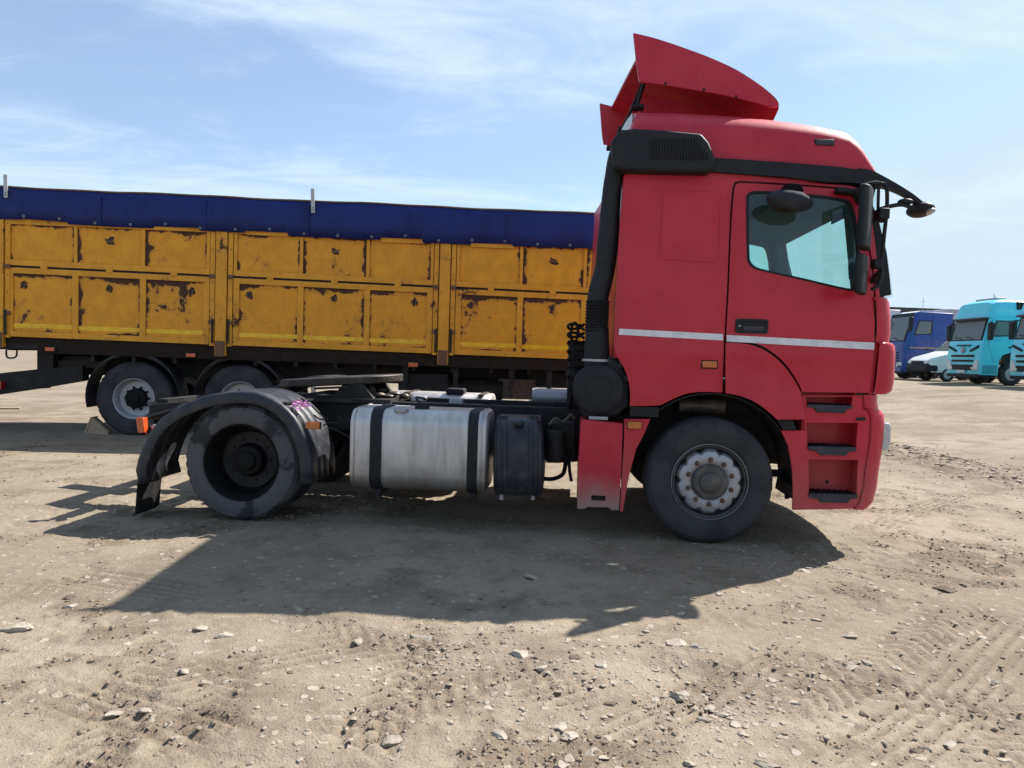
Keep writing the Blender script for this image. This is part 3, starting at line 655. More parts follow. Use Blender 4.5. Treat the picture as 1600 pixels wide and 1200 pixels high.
SIDE = [(977, 267), (1038, 268), (1119, 269), (1226, 278), (1291, 285), (1340, 288), (1354, 300), (1366, 345), (1372, 400), (1377, 466), (1370, 464), (1367, 420), (1358, 370), (1346, 314), (1338, 294.5), (1331, 292), (1270, 287), (1208, 283), (1158, 280), (1151, 282), (1147, 288), (1144, 310), (1141, 346), (1136, 455), (1132, 519), (1130.3, 546), (1129, 613.4), (1096, 612), (1078, 614), (1063, 618), (1038, 630), (1032, 634), (984, 634.5), (985, 615), (983, 598), (977, 578), (968, 563), (961, 553), (959, 535), (963, 455), (967, 380), (972, 310)]
DOOR = [(1149.5, 290), (1153, 285), (1159, 283), (1208, 286), (1270, 290), (1329, 295), (1334, 297), (1343.5, 316), (1355.3, 371), (1364.3, 421), (1367, 464), (1367, 530), (1358.5, 614), (1253, 612.5), (1250, 602), (1231, 572), (1208, 551), (1186, 538), (1164, 533), (1135, 531), (1134.8, 519), (1138.8, 455), (1143.8, 346)]
FLARE = [(1133, 535), (1163, 536.5), (1184, 542), (1206, 555), (1228.5, 576), (1247, 605), (1252, 620), (1256, 640), (1257, 655), (1212, 655), (1205, 648), (1195, 640), (1182, 630), (1166, 622), (1150, 617), (1132, 614), (1132.7, 547)]
S_SIDE, S_DOOR, S_WIN, S_FL = soft(tp(SIDE)), soft(tp(DOOR)), soft(tp(WIN), 1, 60), soft(tp(FLARE))
panel('cab_side', S_SIDE, RED, truck, surf=surf)
door = panel('door', S_DOOR, RED, truck, holes=[S_WIN], surf=surf)
def scale_poly(p, k):
    cx = sum(q[0] for q in p) / len(p); cz = sum(q[1] for q in p) / len(p); return [(cx + (x - cx) * k, cz + (z - cz) * k) for x, z in p]
panel('window_seal', scale_poly(S_WIN, 1.012), BLACK, door, holes=[scale_poly(S_WIN, 0.965)], surf=surf, y0=-0.004, th=0.03)
panel('window_glass', scale_poly(S_WIN, 0.985), GLASS, door, surf=surf, y0=0.012, th=0.004)
fl = panel('wheel_arch_flare', S_FL, RED, truck, surf=lambda u, w: surf(u, w) - 0.018 - 0.03 * max(0, 1 - (math.hypot(u, w - 0.5) - 0.66) / 0.30), step=0.05)
panel('pressed_field', tp([(1044, 297), (1120, 298), (1126, 301), (1127, 306), (1122, 402), (1119, 408), (1113, 410), (1036, 405), (1031, 401), (1031, 395), (1037, 304), (1040, 299)]), RED, truck, surf=surf, y0=-0.005, th=0.004)
for o_, pts in (('reflective_stripe', [(967.5, 513.5), (1129.5, 522), (1129.5, 532), (967, 523)]), ('reflective_stripe', [(1135, 523.4), (1366, 535.5), (1365, 546.5), (1135, 533.7)])):
    panel(o_, tp(pts), WHITE, truck, surf=surf, y0=-0.003, th=0.002, step=0.06)
# door handle: dark dish with a grip bar and a lock
hp = [T(1149.5, 497), T(1200, 500.7), T(1199, 522.7), T(1149, 521)]
hx0, hx1, hz0, hz1 = hp[0][0], hp[1][0], hp[2][1] + .005, hp[0][1] - .005
hd = panel('door_handle', rrect(hx0, hx1, hz0, hz1, 0.02), BLACK, door, holes=[rrect(hx0 + .06, hx1 - .02, hz0 + .02, hz1 - .02, 0.012)], y0=-0.014, th=0.012)
MB().box(hx0 + .05, hx1 - .012, -0.003, -0.001, hz0 + .012, hz1 - .012).build('handle_dish', GREYPL, hd)
MB().box(hx0 + .062, hx1 - .022, -0.012, -0.006, hz1 - .05, hz1 - .022).build('grip', BLACK, hd, bevel=.003)
MB().lathe([(-0.014, 0.0), (-0.018, 0.009), (-0.013, 0.010)], (hx0 + .03, 0, (hz0 + hz1) / 2), 16).build('lock', STEEL, hd)
def lamp(name, a, b, mat, parent, v=0.0, dep=0.03, case=BLACK, rim=0.008):
    (x0, z1), (x1, z0) = T(a[0], a[1], v), T(b[0], b[1], v)
    c = MB().box(x0, x1, v - dep * 0.6, v + dep * 0.4, z0, z1).build(name, case, parent, bevel=.006)
    MB().box(x0 + rim, x1 - rim, v - dep, v - dep * 0.5, z0 + rim, z1 - rim).build('lens', mat, c, bevel=.005); return c
lamp('side_marker', (1095.6, 562), (1121, 576.6), AMBER, truck, 0.0, 0.022)
# far side of the cab, back wall, floor and lining
panel('far_cab_side', [p for p in tp([(977, 267), (1119, 269), (1226, 278), (1291, 285), (1340, 288), (1354, 300), (1366, 345), (1372, 400), (1377, 466), (1358, 614), (1212, 655), (1195, 640), (1166, 622), (1132, 614), (1096, 612), (1063, 618), (1032, 634), (984, 634.5), (983, 598), (961, 553), (963, 455), (972, 310)])], RED, truck, holes=[S_WIN], surf=surf, mirror=CW)
panel('far_window_glass', scale_poly(S_WIN, 0.99), GLASS, truck, surf=surf, y0=0.012, th=0.004, mirror=CW)
UR = -0.775
MB().grid([[(UR + .03 - .03 * (3.0 - z) * .6 - 0.062 * lerp(0.09, CW - .09, j / 6) + 0.02 * math.sin(math.pi * j / 6), lerp(0.09, CW - .02, j / 6), z) for j in range(7)] for z in (1.0, 1.6, 2.4, 2.9, 3.05)], th=(0.03, 0, 0)).build('rear_wall', RED, truck)
uF = T(1372, 470)[0]; wF = T(1250, 614)[1]
lin = MB()
lin.box(UR + .05, uF - .1, 0.06, CW - .06, 1.26, 1.30)                                  # floor
lin.box(UR + .04, UR + .06, .06, CW - .06, 1.26, 2.9)
lin.build('cab_floor', GREYPL, truck)
wt = T(1230, 288)[1]
MB().grid([[(u, v, wt + 0.02 + 0.05 * math.sin(math.pi * (v / CW))) for v in np.linspace(.07, CW - .07, 9)] for u in np.linspace(UR + .05, T(1330, 290)[0] + .02, 6)], th=(0, 0, .02)).build('headliner', LINER, truck)
panel('door_lining', scale_poly(S_SIDE[:1] + [], 1) if False else tp([(985, 262), (1119, 262), (1226, 268), (1331, 276), (1345, 305), (1356, 370), (1365, 421), (1367, 464), (1358, 605), (1253, 608), (1231, 572), (1208, 551), (1164, 533), (1132, 531), (1132, 600), (1030, 600), (990, 590), (975, 550)]), LINER, truck, holes=[scale_poly(S_WIN, 0.985)], y0=0.09, th=0.02)
panel('far_lining', tp([(985, 262), (1119, 262), (1226, 268), (1331, 276), (1345, 305), (1356, 370), (1365, 421), (1367, 464), (1358, 605), (1253, 608), (1231, 572), (1208, 551), (1164, 533), (1132, 531), (1132, 600), (1030, 600), (990, 590), (975, 550)]), LINER, truck, holes=[scale_poly(S_WIN, 0.985)], y0=0.09, th=0.02, mirror=CW)
# front: contours that turn the corner and cross to the far side
def contour(uL, uS, w, r=0.16, bulge=0.07, mid=10):
    h = [(uL, 0.0)]
    for a in np.linspace(0, math.pi / 2, 8): h.append((uS - r + r * math.sin(a), r - r * math.cos(a)))
    for q in np.linspace(0, 1, mid)[1:]: h.append((uS + bulge * math.sin(q * math.pi / 2), lerp(r, CW / 2, q)))
    return [(u, v, w) for u, v in h] + [(u, CW - v, w) for u, v in reversed(h[:-1])]
def front_loft(name, rows, mat, parent, r=0.16, vs_=0.09, bulge=0.07, th=None, y_off=0.0):
    out = []
    for xl, xs, y in rows:
        uS, w = T(xs, y, vs_); uL = T(xl, y, 0.0)[0]; c = contour(uL, uS, w, r, bulge)
        out.append([(u, v + y_off * (1 if v < CW / 2 else -1), w) for u, v, w in c])
    return MB().grid(out, th=th).build(name, mat, parent, ang=40)
front_loft('front_panel', [(1372, 1389, 466), (1371, 1393, 473), (1370, 1395, 497), (1370, 1395, 520), (1370, 1392, 537)], RED, truck)
front_loft('corner_fairing', [(1376, 1388, 535), (1374, 1396, 536.5), (1373, 1400.5, 541), (1372, 1401.5, 552), (1368, 1399.5, 594), (1365, 1395.5, 611), (1364, 1388, 616)], RED, truck, y_off=-0.012)
MB().prism(tp([(1369, 534), (1376, 534), (1365, 618), (1359, 618)]), 0.022, 0.05).build('shut_line_filler', RED, truck)
MB().prism(tp([(1358, 424), (1374, 424), (1381, 467), (1376, 540), (1367, 645), (1352, 645), (1358, 540)]), 0.052, 0.075).build('shut_line_backing', GREYPL, truck)
front_loft('lower_front_panel', [(1357, 1374, 617), (1357, 1374, 628), (1361, 1376, 640)], RED, truck)
front_loft('bumper', [(1363, 1372, 637), (1363.5, 1380, 641), (1363.5, 1385, 649), (1363, 1385.5, 662), (1362, 1384, 690), (1361, 1381, 708), (1358, 1377, 732), (1355, 1373.5, 761), (1351, 1367, 785), (1350, 1358, 794)], RED, truck)
g0 = T(1392, 500, .09)[0]
for z in (1.35, 1.47, 1.59, 1.71): MB().box(g0 + .062, g0 + .085, .45, CW - .45, z, z + .07).build('grille_bar', BLACK, truck, bevel=.01)
MB().grid([[(T(px, py, .16)[0] + 0.06 * math.sin(math.pi * q), lerp(.06, CW - .06, q), T(px, py, .16)[1]) for q in np.linspace(0, 1, 15)] for px, py in ((1386, 465), (1382, 430), (1377, 397), (1371, 350), (1362, 305), (1356, 285))]).build('windscreen', WSCREEN, truck)
MB().grid([[(T(px, py, .16)[0] + 0.006 + 0.06 * math.sin(math.pi * q), lerp(.14, CW - .14, q), T(px, py, .16)[1]) for q in np.linspace(0, 1, 15)] for px, py in ((1361, 304), (1356, 285))]).build('sun_band', SHADE, truck)
panel('windscreen_edge', tp([(1340, 296), (1352, 300), (1370, 343), (1383, 397), (1387, 430), (1390, 461), (1368, 466), (1363, 420), (1352, 360)], .08), BLACK, truck, y0=0.05, th=0.10)
panel('windscreen_edge', tp([(1340, 296), (1352, 300), (1370, 343), (1383, 397), (1387, 430), (1390, 461), (1368, 466), (1363, 420), (1352, 360)], .08), BLACK, truck, y0=0.05, th=0.10, mirror=CW)
# interior
for y0_, y1_ in ((.10, .37), (CW - .20, CW - .10)): MB().prism([(1.14, 1.95), (1.30, 1.95), (1.14, 2.82), (1.02, 2.82)], y0_, y1_).build('pillar_sun_block', LINER, truck, bevel=.02)  # added; the near one is broadened to stop sun crossing the cab
for v_ in (.13,): MB().bar((T(1358, 300, .3)[0] - .08, v_ + .33, wt - .02), (T(1358, 300, .3)[0] - .11, v_ + .33, wt - .15), .66, .02, up=(1, 0, 0)).build('visor_sun_block', LINER, truck, bevel=.008)  # added to stop sun from the windscreen reaching the ground
MB().prism([(.55, wt - .03), (T(1358, 300, .3)[0] - .04, wt - .09), (T(1358, 300, .3)[0] - .02, wt + .02), (.5, wt + .02)], .10, CW - .10).build('overhead_shelf', LINER, truck, bevel=.02)
zd = T(1300, 447)[1]
MB().prism([(uF - .55, zd - .35), (uF - .5, zd - .05), (uF - .3, zd - .02), (uF - .02, zd - .06), (uF - .02, zd - .6), (uF - .5, zd - .6)], .12, CW - .12).build('dashboard', GREYPL, truck, bevel=.03)
sw = MB(); c = Vector((uF - .62, 1.85, zd - .02)); ax = Vector((-0.55, 0, 0.83)); s1 = Vector((0, 1, 0)); s2 = ax.cross(s1)
sw.tube([c + (s1 * math.cos(a) + s2 * math.sin(a)) * 0.22 for a in np.linspace(0, 2 * math.pi, 29)], 0.015, 8)
for a in (0.3, 2.8, 4.7): sw.bar(c, c + (s1 * math.cos(a) + s2 * math.sin(a)) * 0.22, .03, .02)
sw.bar(c, c - ax * .4, .07, .07); sw.build('steering_wheel', BLACK, truck)
for yv in (0.6, 1.85):
    st = MB().box(uF - 1.5, uF - 1.0, yv - .25, yv + .25, 1.55, 1.72).build('seat', GREYPL, truck, bevel=.05)
    MB().bar((uF - 1.45, yv, 1.66), (uF - 1.62, yv, 2.3), .48, .12, up=(1, 0, 0)).build('backrest', GREYPL, st, bevel=.05)
    MB().box(uF - 1.4, uF - 1.1, yv - .15, yv + .15, 1.30, 1.56).build('seat_base', BLACK, st)
MB().tube([(T(1340, 390, .14)[0], .14, T(1340, 390, .14)[1]), (T(1331, 395, .14)[0], .14, T(1331, 395, .14)[1]), (T(1328, 412, .14)[0], .14, T(1328, 412, .14)[1]), (T(1329, 436, .14)[0], .14, T(1329, 436, .14)[1])], .014, 8, 4).build('grab_handle', GREYPL, truck)
MB().bar((uF - .2, 1.1, zd - .05), (uF - .2, 1.1, zd + .1), .05, .09).build('phone_holder', BLACK, truck)
# high roof
top_px = [(983, 205), (989, 170), (996, 154), (1056, 154), (1150, 160), (1219, 167), (1281, 176), (1328, 187), (1342, 200), (1350, 214), (1357, 231), (1366, 252), (1370, 267)]
bot_px = [(979, 280), (1119, 281), (1226, 284), (1310, 287), (1340, 288), (1370, 292)]
tu, tw = zip(*tp(top_px, .10)); bu, bw = zip(*tp(bot_px, .06))
rows = []
us = sorted(set([tu[0] + .001, tu[0] + .02, tu[1], tu[2]] + list(np.linspace(tu[2], tu[7], 16)) + list(np.linspace(tu[7], tu[-1] - .001, 9))))
for u in us:
    a, b = interp(u, bu, bw), max(interp(u, tu, tw), interp(u, bu, bw) + .02); row = []
    for t in np.linspace(0, math.pi, 33):
        c_, s_ = math.cos(t), math.sin(t); n_ = 2 / 5.0
        row.append((u, CW / 2 - (CW / 2 - 0.045) * math.copysign(abs(c_) ** n_, c_), a + (b - a) * abs(s_) ** (n_ * 1.05)))
    rows.append(row)
roof = MB().grid(rows); roof.add(rows[0], [tuple(range(33))]); roof.add(rows[-1], [tuple(range(33))])
roof = roof.build('high_roof', RED_ROOF, truck, ang=45)
lamp('roof_marker', (1272, 218), (1302, 230), GREYPL, truck, 0.075, 0.03)
# white notice seen on the back of the roof
# black drip band that runs on into the sun visor
band = tp([(1105, 247), (1117, 247), (1226, 254), (1310, 261), (1345, 266), (1366, 270), (1372, 284), (1360, 289), (1331, 286), (1291, 285), (1226, 277), (1119, 269), (1105, 268)], 0.02)
panel('drip_band', band, BLACK, truck, surf=lambda u, w: 0.03 + (0.35 * max(0, u - 1.0) ** 2), y0=-0.02, th=0.09)
arm_px = [(1340, 263), (1362, 266), (1386, 279), (1400, 287), (1415, 296), (1430, 306), (1444, 318), (1439, 324), (1430, 314), (1412, 303), (1387, 293), (1362, 289), (1340, 288)]
panel('front_mirror_arm', soft(tp(arm_px, 0.03)), BLACK, truck, surf=lambda u, w: 0.02, th=0.07)
# front view mirror under the visor
def px_ball(name, a, b, v, dv, mat, parent, nu=18, nv=11):
    (x0, z1), (x1, z0) = T(a[0], a[1], v), T(b[0], b[1], v)
    return MB().ball(((x0 + x1) / 2, v, (z0 + z1) / 2), ((x1 - x0) / 2, dv, (z1 - z0) / 2), nu, nv).build(name, mat, parent, ang=60)
fm = px_ball('front_mirror', (1420, 316), (1456, 340), 0.10, 0.14, BLACK, truck)
px_ball('mirror_cap', (1438, 326), (1456.5, 337), 0.06, 0.11, GALV, fm)
px_ball('arm_joint', (1403, 310), (1426, 321), 0.02, 0.05, BLACK, truck)
ar = lambda pts, v: [(T(x, y, v)[0], v, T(x, y, v)[1]) for x, y in pts]
MB().tube(ar([(1371, 328), (1392, 322), (1412, 320), (1430, 328)], 0.0), .016, 8, 3).build('mirror_arm', BLACK, truck)
# main mirrors on their arms
def mirror_head(name, a, b, v0, v1, back=.05):
    (x0, z1), (x1, z0) = T(a[0], a[1], v0), T(b[0], b[1], v0); xm = (x0 + x1) / 2
    vm = (v0 + v1) / 2; dl = Vector((.55, 1.0)).normalized(); ac = Vector((dl.y, -dl.x)); hw_ = (x1 - x0) / 2 * .88; L_ = .15; poly = []
    for j in range(20):
        a = 2 * math.pi * j / 20; p = Vector((xm, vm)) + dl * (L_ * math.copysign(abs(math.cos(a)) ** .7, math.cos(a))) + ac * (hw_ * math.copysign(abs(math.sin(a)) ** .7, math.sin(a)) * (1 if math.sin(a) > 0 else .6)); poly.append((p.x, p.y))
    m = MB().prism(poly, z0, z1, 'z').build(name, BLACK, truck, bevel=.018, seg=3)
    q = Vector((xm, vm)) - ac * hw_ * .60; e1 = q - dl * .02; e2 = q + dl * .08
    MB().grid([[(e1.x, e1.y, z) , (e2.x, e2.y, z)] for z in (z0 + .03, z1 - .03)], th=(-ac.x * .004, -ac.y * .004, 0)).build('mirror_glass', GLASSMIRROR, m); return m
k = NT('mirror_silver'); k.set(color=(0.8, 0.82, 0.84), metal=1.0, rough=0.03); GLASSMIRROR = k.m
mirror_head('main_mirror', (1350, 287), (1371, 385), -.34, -.10)
mirror_head('wide_angle_mirror', (1345, 395), (1364, 457), -.32, -.08)
MB().tube(ar([(1345, 291), (1365, 286), (1376, 287), (1385, 292), (1386, 320), (1384, 345), (1381, 372), (1378, 410), (1377, 430), (1371, 447), (1362, 452)], -.10), .015, 8, 3).build('mirror_arm', BLACK, truck)
MB().tube(ar([(1373, 290), (1372, 330), (1374, 345), (1381, 345)], -.10), .012, 8, 3).build('mirror_arm', BLACK, truck)
MB().box(*[q for q in (T(1369, 330, -.12)[0], T(1386, 330, -.12)[0])], -.18, -.06, T(1378, 344, -.12)[1], T(1378, 327, -.12)[1]).build('mirror_clamp', BLACK, truck, bevel=.01)
MB().box(T(1363, 404, -.1)[0], T(1378, 404, -.1)[0], -.14, -.06, T(1370, 420, -.1)[1], T(1370, 405, -.1)[1]).build('mirror_clamp', BLACK, truck, bevel=.01)
MB().bar((T(1343, 296)[0], .03, T(1343, 296)[1]), (T(1372, 290, -.1)[0], -.1, T(1372, 290, -.1)[1]), .05, .04).build('mirror_bracket', BLACK, truck, bevel=.008)
MB().bar((T(1366, 440)[0], .03, T(1366, 440)[1]), (T(1377, 425, -.1)[0], -.1, T(1377, 425, -.1)[1]), .05, .04).build('mirror_bracket', BLACK, truck, bevel=.008)
MB().prism(tp([(1306, 294), (1335, 297), (1346, 305), (1347, 318), (1340, 317), (1333, 304), (1305, 302)]), -.05, .04).build('mirror_mount', BLACK, truck, bevel=.008)
# kerb mirror above the door window
km = MB().prism(tp([(1225, 289), (1246, 290), (1253, 300), (1248, 305), (1230, 303), (1224, 299)], -.03), -.10, .06).build('kerb_mirror', MATTE, truck, bevel=.012)
KERB = mat_plain('kerb_mirror_shell', (0.030, 0.033, 0.042), 0.8, dust=0.05, spec=0.2)
body = MB()
for i, (xa, xb, y, v) in enumerate(((1222, 1250, 299, -.16), (1208, 1264, 303, -.22), (1196, 1275, 311, -.26), (1189, 1281, 320, -.27), (1190, 1276, 330, -.26), (1199, 1262, 338, -.23), (1212, 1246, 343, -.18))):
    pass
rows = []
for t in np.linspace(0, math.pi, 9):
    rr_ = []
    for q in np.linspace(0, 2 * math.pi, 25):
        cx, cy = 1234 + 37 * math.sin(t) * math.cos(q), 314 - 17 * math.cos(t); u, w = T(cx, cy, -.16)
        rr_.append((u, -.16 + .11 * math.sin(t) * math.sin(q), w - 0.02 * math.cos(q) * math.sin(t)))
    rows.append(rr_)
MB().grid(rows).build('mirror_shell', KERB, km)
px_ball('mirror_glass', (1206, 308), (1260, 334), -.135, .10, mat_plain('kerb_glass_reflection', (0.022, 0.018, 0.015), 0.6, dust=0.1, spec=0.2), km)  # brown reflection put into the glass as a matte colour
# roof air deflector: two fins with a lower plate between
FIN = [(990.5, 47), (1020, 54), (1047, 63), (1074, 73), (1103, 84), (1132, 97), (1155, 109), (1175, 122), (1193, 134), (1208, 146), (1216, 154), (1219, 161), (1216, 166), (1200, 165), (1179, 160), (1150, 153), (1125, 147), (1090, 141), (1056, 135), (1025, 130), (999.5, 127), (996, 110)]
dfl = empty('roof_deflector', parent=truck)
SK = -.113                                                   # the tail runs slightly askew
fin_s = lambda u, w: 0.30 + 0.10 * max(0, w - 3.3) + 0.22 * max(0, u - 0.1) ** 2
FINP = soft(tp(FIN, .33)); nose_u = max(p[0] for p in FINP)
skew = lambda u, v: SK * (v - .33) * max(0, min(1, (0.4 - u) / .8))
nf = panel('side_fin', FINP, RED_ROOF, dfl, surf=fin_s, th=.03)
ff = panel('side_fin', FINP, RED_ROOF, dfl, surf=fin_s, th=.03, mirror=CW)
for vtx in ff.data.vertices: vtx.co.x += skew(vtx.co.x, vtx.co.y)
plate = []
for px, py in [(1217.5, 162), (1214, 153), (1206, 146), (1192, 135), (1174, 123), (1154, 110), (1131, 98), (1102, 85.5), (1073, 74.5), (1046, 64.5), (1016, 54.5)]:
    u, w = T(px, py, .36); v0 = fin_s(u, w) + .012
    plate.append([(u + skew(u, lerp(v0, CW - v0, q)) + (0.16 * math.sin(math.pi * q)) * max(0, min(1, (u - .2) / .6)), lerp(v0, CW - v0, q), w - .012 + 0.012 * math.sin(math.pi * q)) for q in np.linspace(0, 1, 13)])
pt_ = MB().grid(plate, th=(0, 0, -.03)).build('top_plate', RED_ROOF, dfl)
lip = [Vector(p) + Vector((0, 0, -.015)) for p in plate[-1]]; MB().tube(lip, .02, 8).build('trailing_lip', RED_ROOF, dfl)
for v in (.80, CW - .85): MB().prism(tp([(1003, 130), (1056, 138), (1125, 150), (1180, 163), (1180, 168), (1005, 160)], .5), v, v + .05).build('plinth', RED_ROOF, dfl)
for v in (.62, CW / 2, CW - .62):
    a = Vector((T(1003, 160, .5)[0] + skew(-.6, v), v, T(1003, 160, .5)[1])); b2_ = Vector(plate[-2][6]); MB().tube([a, (b2_.x + skew(-.6, v) * .3, v, b2_.z - .03)], .016, 8).build('strut', BLACK, dfl)
    MB().box(a.x - .05, a.x + .06, v - .05, v + .05, a.z - .02, a.z + .015).build('bracket', BLACK, dfl, bevel=.006)
for px, py in ((1040, 130), (1100, 140), (1150, 151)):
    a = T(px, py, .33); MB().ball((a[0], fin_s(*a) - .002, a[1]), (.012, .006, .012), 10, 6).build('fixing_bolt', BLACK, dfl)
# white notice on the back of the roof
q = [(T(x, y, v)[0], v, T(x, y, v)[1]) for x, y, v in ((988, 176, .16), (987.5, 203, .16), (971, 203, .6), (978, 190, .45))]
MB().add(q, [(0, 1, 2, 3)]).build('white_notice', WHITE, truck)
# air intake: louvred pod, snorkel, bellows and the filter drum
pod = MB().prism(tp([(966, 204), (989, 200), (1040, 203), (1096, 208), (1108, 222), (1117, 245), (1118, 262), (1108, 270), (1038, 269), (978, 267), (960, 262), (954, 222)], -.05), -.06, .16).build('intake_pod', BLACK, truck, bevel=.03, seg=3)
gp = tp([(1013, 210), (1092, 213), (1104, 226), (1112, 250), (1018, 250), (1010, 230)], -.065)
panel('grille', gp, CHASSIS, pod, y0=-.0615, th=.003)
gx0, gx1 = gp[0][0], gp[3][0]
for i in range(20):
    a = T(1017 + i * 4.6, 216, -.066); b3 = T(1019 + i * 4.6, 249, -.066)
    if i > 15: a = T(1017 + i * 4.6, 216 + (i - 15) * 6, -.066)
    MB().bar((a[0], -.066, a[1]), (b3[0], -.066, b3[1]), .009, .012, up=(0, 1, 0)).build('louvre', BLACK, pod)
def px_tube(pts, v, seg=20, sub=3, sq=1.0):
    P, rs = [], []
    for xa, xb, y, vv in pts:
        (ua, w), (ub, _) = T(xa, y, vv), T(xb, y, vv); P.append(((ua + ub) / 2, vv, w)); rs.append(abs(ub - ua) / 2)
    return MB().tube(P, rs, seg, sub)
px_tube([(958, 1000, 228, .12), (950, 985, 246, .13), (945, 974, 275, .14), (940, 970, 310, .15), (933, 966, 382, .15), (929, 961, 420, .15), (922, 956, 444, .15), (917.5, 951, 464, .15), (917.5, 951, 478, .15)], 0).build('snorkel', BLACK, truck)
bl = []
for i in range(21):
    y = 469 + i * 2.5; w_ = 4 if i % 2 else 0; xc = 934 - i * .1; bl.append((xc - 17 - w_ / 2, xc + 17 + w_ / 2, y, .15))
px_tube(bl, 0, 20, 1).build('bellows', RUBBER, truck)
px_tube([(915, 951, 512, .15), (914, 951.5, 530, .15), (913, 952, 545, .15), (913, 953, 566, .15), (918, 952, 590, .15)], 0, 20, 1).build('intake_elbow', BLACK, truck)
MB().lathe([(0, .118), (0, .122), (.02, .122), (.02, .118)], (T(933, 563, .15)[0], .15, T(933, 563, .15)[1] - .01), 24, 'z').build('hose_clamp', STEEL, truck)
dc = T(935, 609, .0); dr = 40 / 200.0 * .985
MB().lathe([(.0, 0), (.0, dr * .55), (-.004, dr * .57), (-.004, dr * .88), (.0, dr * .92), (.01, dr), (.05, dr), (.055, dr * 1.04), (.085, dr * 1.04), (.09, dr), (.5, dr), (.52, dr * .8)], (dc[0], .0, dc[1]), 56).build('air_filter_drum', BLACK, truck)
MB().prism(tp([(950, 556), (966, 562), (976, 578), (983, 600), (983, 634), (965, 650), (915, 655), (905, 640), (940, 600)], .06), .06, .5).build('filter_housing', BLACK, truck, bevel=.02)
MB().box(T(920, 650, .05)[0], T(950, 650, .05)[0], .03, .12, T(930, 656, .05)[1], T(930, 650, .05)[1]).build('filter_bracket', STEEL, truck, bevel=.006)
# step unit
TREAD = mat_plain('step_tread', (0.030, 0.032, 0.042), 0.7, dust=0.2)
STEPO = [(1221, 673), (1258, 673), (1257, 657), (1254, 618), (1355, 618), (1354.5, 636), (1361, 648), (1360.5, 668), (1359, 709), (1352.5, 756), (1346, 795), (1239, 797), (1239.5, 760), (1238, 732), (1232, 697)]
SH = [tp([(1258, 620), (1333, 620), (1331, 634), (1262, 634)]), tp([(1261, 661), (1341, 661), (1338, 700), (1262, 700)]), tp([(1264, 718), (1341, 719), (1339, 774), (1264, 774)])]
steps = panel('step_unit', tp(STEPO), RED, truck, holes=SH, surf=lambda u, w: 0.006 + max(0, u - 1.2) ** 2 * .4, step=.08, th=.02)
for i, (h_, trd) in enumerate(zip(SH, ([(1261, 632), (1332, 634), (1331, 638.5), (1323, 639.5), (1320, 645.5), (1276, 644), (1273, 638), (1262, 636)], [(1262, 697), (1338, 699), (1337, 705), (1326, 706), (1322, 712), (1280, 711), (1276, 705), (1264, 704)], [(1263, 771), (1340, 773), (1339, 779), (1328, 780), (1324, 786), (1282, 785), (1277, 779), (1265, 778)]))):
    x0, x1 = min(p[0] for p in h_) - .02, max(p[0] for p in h_) + .02; z0, z1 = min(p[1] for p in h_) - .01, max(p[1] for p in h_) + .012
    m = MB().box(x0, x1, .20, .215, z0 - .02, z1 + .05); m.box(x0 - .01, x0, .022, .2, z0 - .02, z1 + .05); m.box(x1, x1 + .01, .022, .2, z0 - .02, z1 + .05); m.box(x0, x1, .022, .2, z1 + .03, z1 + .04)
    m.build('step_recess', RED, steps)
    t_ = tp(trd, -.005); zt = t_[0][1]
    tr_ = MB().prism(t_, -.012, .022).build('tread', TREAD, steps, bevel=.003)
    MB().box(x0, x1, .022, .2, zt - .03, zt - .004).build('tread_plate', BLACK, steps)
    for j in range(9): MB().box(lerp(x0, x1, (j + .6) / 9.6), lerp(x0, x1, (j + .6) / 9.6) + .018, .024, .19, zt - .004, zt + .008).build('tread_rib', RUBBER, steps)
hx, hz = T(1292, 753, .2); MB().lathe([(.198, 0), (.196, .012), (.2, .014)], (hx, 0, hz), 16).build('screw_hole', BLACK, steps)
MB().prism(tp([(1338, 653), (1352, 652), (1352, 657), (1338, 657)]), -.003, .004).build('slot', BLACK, steps)
# headlight at the bumper corner
(hx0, hz1), (hx1, hz0) = T(1372, 660, .08), T(1389, 704, .10)
MB().prism([(hx0 - .03, hz0 + .01), (hx1 - .015, hz0), (hx1 + .005, hz0 + .05), (hx1 + .005, hz1 - .03), (hx1 - .01, hz1), (hx0 - .03, hz1)], .075, .46).build('headlight', CLEAR, truck, bevel=.02, seg=3)
MB().prism([(hx0 - .03, hz0 + .01), (hx1 - .015, hz0), (hx1 + .005, hz0 + .05), (hx1 + .005, hz1 - .03), (hx1 - .01, hz1), (hx0 - .03, hz1)], CW - .46, CW - .075).build('headlight', CLEAR, truck, bevel=.02, seg=3)
# side covers behind the front wheel
panel('side_cover', tp([(908, 657), (915, 656), (973, 662), (971, 730), (967, 797), (955, 797), (951, 793), (918, 792), (914, 795), (902, 795), (903, 740)]), RED_DIRTY, truck, holes=[tp([(924, 774), (946, 775), (946, 783), (924, 782)])], surf=lambda u, w: .0, th=.35, step=0)
MB().box(T(921, 778)[0], T(949, 778)[0], .05, .06, T(930, 788)[1], T(930, 770)[1]).build('cover_socket', CHASSIS, truck)
panel('arch_cover', tp([(975.5, 655), (1016, 655), (1008, 675), (994, 702), (983, 743), (977, 775), (973.5, 799), (968.5, 799), (972, 740), (975, 690)]), RED, truck, th=.05)
lamp('side_marker', (980, 657.5), (1002.5, 671), AMBER, truck, 0.0, .025, case=BLACK, rim=.003)
